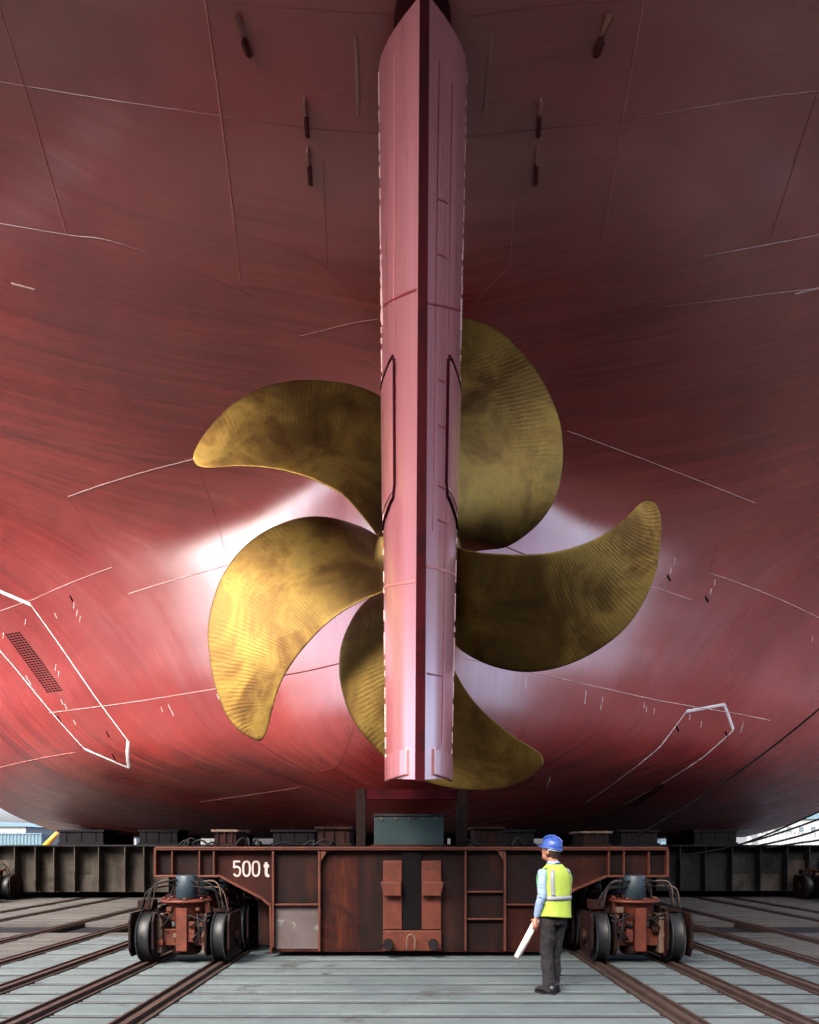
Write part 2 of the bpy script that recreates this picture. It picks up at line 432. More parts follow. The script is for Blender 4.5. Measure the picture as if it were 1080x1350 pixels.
def surf_line(pix, step=.25, smooth=True):
    if len(pix) > 2 and smooth: pix = [(v.x, v.y) for v in cr([(a, c, 0) for a, c in pix], 5)]
    P = [hull_hit(*p) for p in pix]; out = []
    for a, b in zip(P, P[1:]):
        n = max(1, int(math.hypot(b[0]-a[0], b[1]-a[1])/step))
        for k in range(n): out.append((a[0]+(b[0]-a[0])*k/n, a[1]+(b[1]-a[1])*k/n))
    out.append(P[-1]); return out
def ribbon(bm, line, wdt, h=.012, jit=0):
    pts = [Vector((x, hullY(x, z), z)) for x, z in line]; prev = None
    for i, p in enumerate(pts):
        n = hullN(p.x, p.z); t = (pts[min(i+1, len(pts)-1)]-pts[max(i-1, 0)]).normalized(); s = t.cross(n).normalized()*wdt/2
        if jit: s *= 1+rnd.uniform(-jit, jit)
        ring = [bm.verts.new(p+s*2-n*.02), bm.verts.new(p+s+n*h), bm.verts.new(p-s+n*h), bm.verts.new(p-s*2-n*.02)]
        if prev:
            for a in range(3): bm.faces.new((prev[a], prev[a+1], ring[a+1], ring[a])).smooth = True
        prev = ring
def seam(pix, wdt=.025, mat='weldm', name='weld_seam', h=.010, step=.25):
    b = BM(); ribbon(b, surf_line(pix, step), wdt, h, .25); return obj(name, b, M[mat], hull)
# bright bare welds
seam([(90,655),(256,605)], .02, 'weld'); seam([(170,783),(300,745)], .02, 'weld')
seam([(45,790),(148,748)], .014, 'weld'); seam([(0,806),(45,790)], .012, 'weld')
seam([(65,940),(180,925),(285,908)], .013, 'weld'); seam([(375,890),(450,874)], .022, 'weldd')
seam([(612,868),(700,886),(860,922)], .018, 'weld'); seam([(860,922),(1015,950)], .014, 'weld')
seam([(748,568),(860,610),(995,663)], .014, 'weld'); seam([(934,755),(1080,815)], .014, 'weld')
seam([(858,773),(912,791)], .02, 'weld'); seam([(397,443),(498,421)], .016, 'weldm')
seam([(265,1057),(330,1048),(396,1038)], .012, 'weldm'); seam([(0,1012),(100,992)], .012, 'weldm')
seam([(655,715),(720,740)], .02, 'weldd')
# fore and aft seams under the counter
seam([(268,-20),(290,140),(310,300)], .028, 'weldm'); seam([(310,300),(317,370)], .016, 'weldm')
seam([(850,-10),(822,150),(797,305)], .028, 'weldm'); seam([(797,305),(786,375)], .014, 'weldm')
seam([(0,10),(40,140),(88,308)], .018, 'weldm'); seam([(1078,120),(1040,240),(1016,316)], .014, 'weldm')
seam([(427,210),(428,280),(432,355)], .01, 'weldm'); seam([(680,230),(676,300),(672,352)], .01, 'weldm')
# transverse butts, painted over
for L in ([(0,108),(165,135),(400,168),(495,175)], [(310,305),(400,335),(433,357),(470,395),(495,430)],
          [(0,295),(90,310),(160,322),(310,380),(355,410)], [(270,0),(400,12),(540,20)], [(620,22),(720,8),(850,0)],
          [(620,180),(820,158),(980,132),(1080,120)], [(797,307),(720,330),(672,354),(640,385),(622,410)], [(786,375),(900,345),(1080,310)],
          [(690,560),(735,480),(800,420),(960,395),(1080,380)],
          [(168,783),(215,880)], [(935,755),(960,690),(1000,640),(1060,600)], [(255,600),(300,740)], [(467,957),(448,1005),(420,1018)],
          [(90,655),(150,745)], [(640,980),(655,1000),(720,1030)]):
    seam(L, .013, 'hull', h=.005)
for L in ([(15,374),(46,382)], [(1048,388),(1080,380)]): seam(L, .03, 'weld')
# faded primer strips each side of the rudder head
for L in ([(469,45),(472,100),(473,152)], [(648,45),(643,100),(638,152)]): seam(L, .05, 'weldd' if 0 else 'anode', 'primer_strip', h=.004)
# white painted outlines round the sea chest openings
b = BM()
for L, wd in (([(0,780),(40,797)], .09), ([(40,797),(100,882),(168,976)], .028), ([(169,976),(170,1012)], .09), ([(170,1013),(112,988)], .07), ([(112,988),(60,930),(0,858)], .024)):
    ribbon(b, surf_line(L, .15, False), wd, .006)
obj('painted_outline', b, M['white'], hull)
b = BM()
for L, wd in (([(905,938),(955,929)], .075), ([(955,929),(967,962)], .075), ([(967,963),(925,1000),(860,1040),(820,1062)], .022), ([(905,938),(870,985),(820,1025),(772,1058)], .022)):
    ribbon(b, surf_line(L, .15, False), wd, .006)
obj('painted_outline', b, M['white'], hull)
def grating(p0, p1, p2, p3, rows_, cols_, name='sea_chest_grating'):
    """dark slots cut into the plate between four corner pixels"""
    b = BM(); A, B_, C_, D = [hull_hit(*p) for p in (p0, p1, p2, p3)]
    def q(u, v):
        x = (A[0]*(1-u)+B_[0]*u)*(1-v)+(D[0]*(1-u)+C_[0]*u)*v; z = (A[1]*(1-u)+B_[1]*u)*(1-v)+(D[1]*(1-u)+C_[1]*u)*v
        return Vector((x, hullY(x, z), z))+hullN(x, z)*.009
    for i in range(rows_):
        for j in range(cols_):
            u0, u1 = (i+.2)/rows_, (i+.72)/rows_; v0, v1 = (j+.1)/cols_, (j+.86)/cols_
            b.faces.new([b.verts.new(q(*t)) for t in ((u0, v0), (u1, v0), (u1, v1), (u0, v1))])
    obj(name, b, M['dark'], hull)
grating((6,836),(62,914),(84,911),(26,832), 26, 5)
grating((828,1060),(870,1030),(878,1038),(838,1066), 17, 1)
# small marks sprayed and chalked on the plates
b = BM()
for (x, y) in ((34,893),(38,900),(80,925),(85,931),(97,952),(212,935),(222,932),(226,940),(286,918),(290,922),(150,1004),(72,811)):
    ribbon(b, surf_line([(x, y-3), (x+3, y+4)]), .018, .004)
for (x, y) in ((102,808),(106,816),(98,798),(74,880),(78,888),(34,820),(5,838),(890,740),(885,752),(943,768),(938,780),(1072,842),(773,915),(772,924),(795,922),(793,932),(853,935),(863,938),(850,930),(980,955),(978,962),(910,945),(925,955),(694,898),(694,905),(722,1035),(725,1028)):
    ribbon(b, surf_line([(x, y-4), (x-1, y+4)]), .018, .004)
obj('chalk_mark', b, M['white'], hull)
b = BM()
for (x, y) in ((94,789),(150,998),(78,948),(882,762),(932,790),(958,968),(893,960),(142,968)):
    ribbon(b, surf_line([(x-2, y-4), (x+2, y+4)]), .05, .004)
obj('plug_hole', b, M['dark'], hull)
# anodes / lifting lugs under the counter
def lug(pa, pb, w0=.11, mat='anoded', drop=.10, tip=False):
    a = hull_hit(*pa); c = hull_hit(*pb)
    A = Vector((a[0], hullY(*a), a[1])); B_ = Vector((c[0], hullY(*c), c[1])); n = hullN(*a)
    t = (B_-A); s = t.normalized().cross(n).normalized()*w0/2; b = BM()
    prof = [(0, .02), (.2, 1), (.8, 1), (1, .15)] if not tip else [(0, 1), (.25, .8), (1, .05)]
    prev = None
    for u, k in prof:
        c0 = A+t*u
        ring = [b.verts.new(c0+s-n*.02), b.verts.new(c0+s*.6+n*drop*k), b.verts.new(c0-s*.6+n*drop*k), b.verts.new(c0-s-n*.02)]
        if prev:
            for j in range(3): b.faces.new((prev[j], prev[j+1], ring[j+1], ring[j]))
        else: b.faces.new(ring)
        prev = ring
    b.faces.new(prev[::-1]); bmesh.ops.recalc_face_normals(b, faces=b.faces[:])
    return obj('lifting_lug', b, M[mat], hull)
for sgn, cx in ((-1, 0), (1, 1)):
    f = (lambda x: x) if sgn < 0 else (lambda x: 1115-x)
    lug((f(311), 18), (f(322), 52), .10, 'anode', .20, True); lug((f(321), 48), (f(331), 76), .07, 'anoded', .15)
    lug((f(402), 128), (f(404), 155), .05, 'anode', .16); lug((f(404), 150), (f(406), 182), .07, 'anoded', .13)
    lug((f(406), 192), (f(408), 220), .05, 'anode', .16); lug((f(408), 214), (f(410), 245), .07, 'anoded', .13)

# ---- rudder
ZR0, ZR1 = 2.55, 12.6
def rx(z): return .13+.06*(z-ZR0)/10
PROF = [(9.5, .058, 0), (9.9, .215, 0), (10.3, .345, 0), (10.7, .435, 0), (11.0, .47, 0), (11.4, .465, 0), (11.8, .40, 0), (12.15, .27, 0), (12.38, .12, 0), (12.44, 0, 0)]
def rhalf(y, z):
    k = (.475+.185*((z-2.6)/10))/.47
    for (y0, h0, _), (y1, h1, _) in zip(PROF, PROF[1:]):
        if y <= y1:
            h = h0+(h1-h0)*(y-y0)/(y1-y0); break
    else: h = 0
    return h if y <= 9.5001 else .058+(h-.058)*k if h > .058 else h
def rz0(y): return 2.55+.10*(y-9.5)
def rz1(y): return 12.37+(y-9.5)*.42 if y < 11 else 13.0-(y-11)*.45
bm = BM(); NZR = 70
ys = [9.5+.1*i for i in range(30)]+[12.44]
ringsL = []
for s in (-1, 1):
    gr = []
    for y in ys:
        colv = []
        for k in range(NZR+1):
            z = rz0(y)+(rz1(y)-rz0(y))*k/NZR
            colv.append(bm.verts.new((rx(z)+s*rhalf(y, z), y, z)))
        gr.append(colv)
    for i in range(len(ys)-1):
        for k in range(NZR):
            f = bm.faces.new((gr[i][k], gr[i+1][k], gr[i+1][k+1], gr[i][k+1])); f.smooth = True
    ringsL.append(gr)
L_, R_ = ringsL
for i in range(len(ys)-1):
    for k in (0, NZR): bm.faces.new((L_[i][k], L_[i+1][k], R_[i+1][k], R_[i][k]))
bmesh.ops.remove_doubles(bm, verts=bm.verts[:], dist=.0008)
bmesh.ops.recalc_face_normals(bm, faces=bm.faces[:])
for e in bm.edges:
    if len(e.link_faces) == 2 and e.calc_face_angle(0) > R(35): e.smooth = False
rud = obj('rudder', bm, M['rudder'], ship)
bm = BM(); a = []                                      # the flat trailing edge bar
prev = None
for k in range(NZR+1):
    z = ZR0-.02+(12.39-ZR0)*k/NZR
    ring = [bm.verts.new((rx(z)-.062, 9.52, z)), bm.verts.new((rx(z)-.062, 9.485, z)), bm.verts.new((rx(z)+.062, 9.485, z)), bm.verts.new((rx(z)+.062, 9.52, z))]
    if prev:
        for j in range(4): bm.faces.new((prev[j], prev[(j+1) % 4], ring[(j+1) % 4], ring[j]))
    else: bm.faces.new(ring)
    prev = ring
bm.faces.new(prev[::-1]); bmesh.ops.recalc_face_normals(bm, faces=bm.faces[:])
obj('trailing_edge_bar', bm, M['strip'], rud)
def rpoint(px, py, s):
    """world point of a mark on the rudder side"""
    y = 9.5
    while y < 11.0:
        p = at(px, py, y)
        if s*(p.x-rx(p.z)) <= rhalf(y, p.z): break
        y += .01
    return y, at(px, py, y).z
def rseam(pts, s, wdt=.014, mat='weldm', name='weld_seam', h=.006, world=False, jit=.3, brk=0):
    b = BM(); P = pts if world else [rpoint(x, y, s) for x, y in pts]; L = []
    for a_, c_ in zip(P, P[1:]):
        n = max(1, int(math.hypot(c_[0]-a_[0], c_[1]-a_[1])/.08))
        for k in range(n): L.append((a_[0]+(c_[0]-a_[0])*k/n, a_[1]+(c_[1]-a_[1])*k/n))
    L.append(P[-1]); prev = None
    W = [Vector((rx(z)+s*rhalf(y, z), y, z)) for y, z in L]
    for i, p in enumerate(W):
        y, z = L[i]; n = Vector((s*1., -(rhalf(y+.05, z)-rhalf(y-.05, z))/.1, 0)).normalized()
        t = (W[min(i+1, len(W)-1)]-W[max(i-1, 0)]).normalized(); sd_ = t.cross(n).normalized()*wdt/2*(1+rnd.uniform(-jit, jit))
        ring = [b.verts.new(p+sd_*1.6-n*.01), b.verts.new(p+sd_+n*h), b.verts.new(p-sd_+n*h), b.verts.new(p-sd_*1.6-n*.01)]
        if brk and rnd.random() < brk: prev = None; 
        if prev:
            for j in range(3): b.faces.new((prev[j], prev[j+1], ring[j+1], ring[j]))
        prev = ring
    return obj(name, b, M[mat], rud)
rseam([(520,70),(519,400)], -1, .012); rseam([(579,80),(574,400),(570,700)], 1, .02, 'weldd'); rseam([(596,110),(588,600),(582,980)], 1, .014, 'weldd')
rseam([(506,403),(549,382)], -1, .03, 'weldd'); rseam([(506,775),(548,766)], -1, .03, 'weldm'); rseam([(563,746),(601,760)], 1, .03, 'weldm')
rseam([(564,400),(606,410)], 1, .02, 'weldd'); rseam([(563,888),(584,892)], 1, .02, 'weldd')
for yy in (262, 335, 500, 560, 640, 685): rseam([(577, yy), (590, yy+6)], 1, .02, 'weldd')
# raised access covers on both faces, and the fairing boxes at the heel
def cover(s, y0, y1, z0, z1, t, name, mat='rudder', bev=.03):
    b = BM(); nz = 14; ny = 5; F = {}; K = {}
    for i in range(ny+1):
        for k in range(nz+1):
            y = y0+(y1-y0)*i/ny; z = z0+(z1-z0)*k/nz; h = rhalf(y, z)
            F[i, k] = b.verts.new((rx(z)+s*(h+t), y, z)); K[i, k] = b.verts.new((rx(z)+s*(h-.01), y, z))
    for i in range(ny):
        for k in range(nz): b.faces.new((F[i, k], F[i+1, k], F[i+1, k+1], F[i, k+1]))
    for i in range(ny):
        for k in (0, nz): b.faces.new((F[i, k], F[i+1, k], K[i+1, k], K[i, k]))
    for k in range(nz):
        for i in (0, ny): b.faces.new((F[i, k], F[i, k+1], K[i, k+1], K[i, k]))
    bmesh.ops.recalc_face_normals(b, faces=b.faces[:])
    return obj(name, b, M[mat], rud, bevel=bev)
for s, xa in ((-1, 521), (1, 590)):
    ya, za = rpoint(xa, 470, s); _, zb = rpoint(xa, 645, s)
    cover(s, ya, 10.95, zb, za, .022, 'access_cover', bev=.012)
    pts = [(10.95, za+.03), (ya+.05, za+.03), (ya, za-.06), (ya, zb+.06), (ya+.05, zb-.1), (10.95, zb-.22)]
    rseam(pts, s, .035, 'strip', 'cover_weld', h=.028, world=True, jit=.1)
for s, xa in ((-1, 539), (1, 570)):
    ya, za = rpoint(xa, 986, s); _, zb = rpoint(xa, 1022, s)
    cover(s, ya, 10.8, zb, za, .035, 'heel_fairing', bev=.018)
# white weld runs along the widest line
for s in (-1, 1):
    rseam([(10.97, 2.8), (10.97, 12.9)], s, .013, 'weld', 'edge_weld', h=.010, world=True, jit=.9, brk=.3)
    rseam([(10.85, 9.0), (10.9, 10.2)], s, .02, 'weld', 'edge_weld', h=.012, world=True, jit=.8, brk=.3)
b = BM(); cyl(b, (.19, 11.2, 12.6), (.19, 11.2, 14.8), .42, n=32); obj('rudder_stock', b, M['strip'], rud)

# ---- propeller
prop = empty('propeller', (XC, YP, ZS), parent=None)
prop.parent = ship; prop.location = Vector((XC, YP, ZS))-ship.location
def objp(name, bm, mat, **k):
    return obj(name, bm, mat, prop, **k)
b = BM(); lathe(b, (XC, YP, ZS), [(.02, -.98), (.22, -.96), (.40, -.88), (.50, -.70), (.54, -.52)], 'Y', 40); objp('hub_cap', b, M['boss'])
b = BM(); lathe(b, (XC, YP, ZS), [(.54, -.52), (.68, -.48), (.76, -.2), (.79, .2), (.80, .62), (.70, .72), (.3, .74)], 'Y', 48); objp('hub', b, M['bronze'])
BL = [
 ([(548,690),(560,640),(552,590),(535,548),(499,521),(470,509),(440,503),(410,501),(380,503),(350,510),(320,524),(293,545),(270,572),(258,592),(254.5,604),(257,612)],
  [(497,706),(488,694),(470,672),(450,652),(425,638),(400,628),(370,620),(340,616),(310,615),(285,617),(268,617),(259,614)]),
 ([(500,708),(486,699),(470,692),(440,683),(410,681),(380,687),(345,703),(315,728),(293,760),(280,795),(274,830),(276,865),(284,905),(298,942),(315,963),(332,974),(341,977)],
  [(512,778),(495,785),(480,791),(450,808),(425,828),(400,855),(385,875),(373,895),(365,915),(358,940),(353,960),(348,972),(344,976.5)]),
 ([(506,776),(490,786),(475,800),(462,820),(450,850),(447,885),(452,915),(463,945),(480,970),(505,996),(530,1015),(560,1030),(590,1038),(625,1042),(660,1040),(690,1030),(710,1016),(717,1006)],
  [(560,790),(572,815),(585,850),(600,885),(620,918),(645,945),(675,969),(700,985),(711,992),(716,1000)]),
 ([(585,800),(588,825),(600,850),(625,868),(655,880),(690,886),(725,883),(760,872),(795,853),(825,828),(848,795),(865,755),(871,715),(872,690),(868,670),(860,660)],
  [(590,716),(610,724),(640,729),(690,731),(730,728),(770,717),(800,702),(825,682),(840,667),(848,661),(854,659)]),
 ([(606,742),(615,730),(640,725),(665,722),(690,708),(715,685),(733,655),(741,620),(742,585),(738,555),(725,520),(705,485),(680,455),(650,432),(620,421),(600,417),(585,418)],
  [(545,700),(552,660),(556,620),(558,580),(558,540),(560,500),(563,470),(567,445),(572,430),(580,420)]),
]
def resample(pts, n):
    P = cr([(x, y, 0) for x, y in pts], 12); L = [0]
    for a_, c_ in zip(P, P[1:]): L.append(L[-1]+(c_-a_).length)
    out = []; j = 0
    for i in range(n+1):
        t = i/n; t = math.sin(t*math.pi/2)**1.0 if 0 else t
        d = t*L[-1]
        while j < len(P)-2 and L[j+1] < d: j += 1
        f = (d-L[j])/max(L[j+1]-L[j], 1e-6); out.append(P[j].lerp(P[j+1], min(f, 1)))
    return out
KP = 1.3
for bi, (LE, TE) in enumerate(BL):
    NV, NU = 60, 24; A = resample(LE, NV); B_ = resample(TE, NV)
    bm = BM(); uvl = bm.loops.layers.uv.new('UVMap'); F = {}; K = {}; UV = {}
    for v_ in range(NV+1):
        ya = yb = YP
        for _ in range(3):
            pa, pb = at(A[v_].x, A[v_].y, ya), at(B_[v_].x, B_[v_].y, yb)
            ta, tb = math.atan2(pa.z-ZS, pa.x-XC), math.atan2(pb.z-ZS, pb.x-XC)
            dth = (tb-ta) % (2*math.pi)
            if dth > math.pi: dth = 0
            dth = min(dth, 1.5)
            rr = ((pa-Vector((XC, YP, ZS))).length+(pb-Vector((XC, YP, ZS))).length)/2
            rak = .05*max(rr-1, 0)
            ya = YP+.5*KP*dth+rak; yb = YP-.5*KP*dth+rak
        q = v_/NV; tm = .17*(1-q)**1.2+.035
        wd = (pb-pa).length
        for u_ in range(NU+1):
            u = .5-.5*math.cos(math.pi*u_/NU)
            p = pa.lerp(pb, u)
            e = Vector((p.x-XC, 0, p.z-ZS)); r_ = e.length
            camb = .06*wd*4*u*(1-u)
            p = p+Vector((0, camb*.8, 0))
            th = min(tm, wd*.3)*max(4*u*(1-u), 0)**.5*.5+.008
            n_ = Vector((0, -1, 0))
            F[u_, v_] = bm.verts.new(p+n_*th); K[u_, v_] = bm.verts.new(p-n_*th)
            # mill marks follow the chord direction: u runs along the blade, v across radial bands
            UV[F[u_, v_]] = UV[K[u_, v_]] = (q*4.4+.25*u, r_*.55+u*wd*.45)
    fs = []
    for v_ in range(NV):
        for u_ in range(NU):
            fs.append(bm.faces.new((F[u_, v_], F[u_+1, v_], F[u_+1, v_+1], F[u_, v_+1])))
            fs.append(bm.faces.new((K[u_, v_], K[u_, v_+1], K[u_+1, v_+1], K[u_+1, v_])))
        for u_ in (0, NU): fs.append(bm.faces.new((F[u_, v_], F[u_, v_+1], K[u_, v_+1], K[u_, v_])))
    for u_ in range(NU):
        for v_ in (0, NV): fs.append(bm.faces.new((F[u_, v_], F[u_+1, v_], K[u_+1, v_], K[u_, v_])))
    for f in fs:
        f.smooth = True
        for lp in f.loops: lp[uvl].uv = UV[lp.vert]
    bmesh.ops.recalc_face_normals(bm, faces=fs)
    objp('blade', bm, M['bronze'])

# ================================================================ TRANSFER CARRIAGE (500 t)
YF, YB = 11.6, 21.6
car = empty('transfer_carriage', (0, YF, 0), 'rust red rail transfer carriage marked 500t under the ship stern', 'carriage')
def cx(px, Y=YF): return (px-540)*Y/1000
def cz(py, Y=YF): return CAMZ+(1112-py)*Y/1000
b = BM()
outl = [(cx(205), cz(1155)), (cx(290), cz(1155)), (cx(318), cz(1170)), (cx(345), cz(1184)), (cx(357), cz(1194)), (cx(358), cz(1256)), (cx(722), cz(1256)), (cx(722), cz(1194)), (cx(735), cz(1185)), (cx(762), cz(1171)), (cx(800), cz(1155)), (cx(880), cz(1155)), (cx(880), cz(1120)), (cx(205), cz(1120))]
prism(b, outl, YF+.10, YB)
obj('carriage_body', b, M['car'], car)
# flange edge running round the outline
b = BM()
for (x0, z0), (x1, z1) in zip(outl, outl[1:]+outl[:1]):
    if z0 < .2 and z1 < .2: continue
    d = Vector((x1-x0, 0, z1-z0)); L = d.length; ang = math.atan2(d.z, d.x)
    Mx = Matrix.Translation((x0, YF, z0)) @ Matrix.Rotation(-ang, 4, 'Y')
    box(b, -.012, L+.012, -.02, .10, -.02, .012, M=Mx)
obj('flange', b, M['edge'], car, bevel=.005)
b = BM(); box(b, cx(205), cx(880), YF-.03, YF+.4, cz(1120)+.013, cz(1120)+.04); obj('top_plate', b, M['edge'], car, bevel=.004)
b = BM()
ztop = cz(1121)-.02
for px, py1, wdt in ((227,1154,.02),(263,1154,.02),(282,1154,.02),(360,1250,.03),(421,1255,.035),(614,1255,.025),(666,1255,.03),(803,1154,.02),(823,1154,.02),(856,1154,.02)):
    b = BM(); box(b, cx(px)-wdt/2, cx(px)+wdt/2, YF-.012, YF+.098, cz(py1)+.01, ztop); obj('stiffener', b, M['edge'], car, bevel=.004)
for (xa, xb, py) in ((360,421,1193),(614,666,1176),(614,666,1212),(666,722,1193)):
    b = BM(); box(b, cx(xa)+.02, cx(xb)-.02, YF+.012, YF+.098, cz(py)-.012, cz(py)+.012); obj('stiffener', b, M['edge'], car, bevel=.004)
for px, s in ((421, 1), (666, -1)):
    b = BM(); prism(b, [(cx(px)+s*.02, ztop), (cx(px)+s*.11, ztop), (cx(px)+s*.02, ztop-.16)], YF+.0, YF+.02); obj('gusset', b, M['edge'], car)
for xa, xb, ya, yb, mt in ((207,226,1123,1152,'cardk'),(228,262,1123,1152,'cardk'),(264,281,1123,1152,'cardk'),(804,822,1123,1152,'cardk'),(824,855,1123,1152,'cardk'),(857,878,1123,1152,'cardk'),
                       (362,420,1123,1191,'cardk'),(422,472,1123,1253,'car'),(474,612,1123,1253,'cardk'),(615,665,1123,1253,'cardk'),(667,720,1123,1191,'cardk')):
    b = BM(); box(b, cx(xa), cx(xb), YF+.092, YF+.12, cz(yb), cz(ya)); obj('panel', b, M[mt], car)
b = BM(); box(b, cx(362), cx(420), YF+.090, YF+.12, cz(1252), cz(1194)); obj('panel', b, worn('primed_panel', (.035, .026, .026), (.065, .05, .05), (.13, .17, .155), 1.3, .6, rust_amt=.60), car, label='grey primed panel below the lettering')
b = BM(); box(b, cx(667), cx(721), YF+.090, YF+.12, cz(1252), cz(1194)); obj('panel', b, M['orange'] if 0 else M['car'], car)
b = BM()                                              # centre guide: two posts with brackets
for s in (-1, 1):
    x0, x1 = (cx(505), cx(530)) if s < 0 else (cx(556), cx(582))
    box(b, x0, x1, YF+.03, YF+.09, cz(1226), cz(1135))
    prism(b, [(cx(502), cz(1163)), (cx(529), cz(1163)), (cx(529), cz(1181)), (cx(507), cz(1181))] if s < 0 else [(cx(557), cz(1163)), (cx(585), cz(1163)), (cx(581), cz(1181)), (cx(557), cz(1181))], YF-.08, YF+.05)
box(b, cx(505), cx(582), YF+.0, YF+.09, cz(1254), cz(1227))
obj('guide_bracket', b, M['orange'], car, bevel=.01)
b = BM(); box(b, cx(530)+.01, cx(556)-.01, YF+.03, YF+.09, cz(1226), cz(1124)); obj('guide_slot', b, M['dark'], car)
for px in (512, 571):
    b = BM(); cyl(b, (cx(px), YF-.2, cz(1244)), (cx(px), YF, cz(1244)), .075, n=16); obj('roller', b, M['black'], car)
b = BM(); 
pts = [(cx(537), YF-.1, cz(1252)), (cx(537), YF-.1, cz(1236)), (cx(542), YF-.1, cz(1231)), (cx(547), YF-.1, cz(1236)), (cx(547), YF-.1, cz(1252))]
tube(b, cr(pts, 4), .014); obj('tow_eye', b, M['flange'], car)
# lettering: 500 t
def glyph(bm, strokes, x0, z0, w_, h_, th):
    for st in strokes:
        yy = YF+.088-.002*strokes.index(st); P = cr([(x0+u*w_, yy, z0+v*h_) for u, v in st], 5) if len(st) > 2 else [Vector((x0+u*w_, yy, z0+v*h_)) for u, v in st]
        prev = None
        for i, p in enumerate(P):
            d = (P[min(i+1, len(P)-1)]-P[max(i-1, 0)]).normalized(); s = Vector((-d.z, 0, d.x))*th/2
            r_ = [bm.verts.new(p+s), bm.verts.new(p-s)]
            if prev: bm.faces.new((prev[0], prev[1], r_[1], r_[0]))
            prev = r_
b = BM(); H = cz(1136)-cz(1155); W_ = H*.52; z0 = cz(1155)
five1 = [(.92, 1), (.08, 1)]; five1b = [(.12, 1.04), (.08, .54)]; five2 = [(.08, .56), (.4, .64), (.8, .55), (.93, .33), (.78, .06), (.42, -.02), (.05, .14)]
zero = [(.5, 1.02), (.14, .88), (.05, .5), (.14, .12), (.5, -.02), (.86, .12), (.95, .5), (.86, .88), (.5, 1.02)]
glyph(b, [five1, five1b, five2], cx(306), z0, W_, H, .03)
glyph(b, [zero], cx(318.5), z0, W_, H, .03); glyph(b, [zero], cx(331), z0, W_, H, .03)
glyph(b, [[(.45, 1), (.45, .5), (.47, .12), (.7, .0), (.95, .06)], [(.05, .72), (.95, .72)]], cx(346), z0, W_*.8, H*.95, .045)
obj('lettering', b, worn('grey_lettering', (.20, .18, .17), (.30, .27, .26), (.06, .03, .02), 6, .6, rust_amt=.72), car)

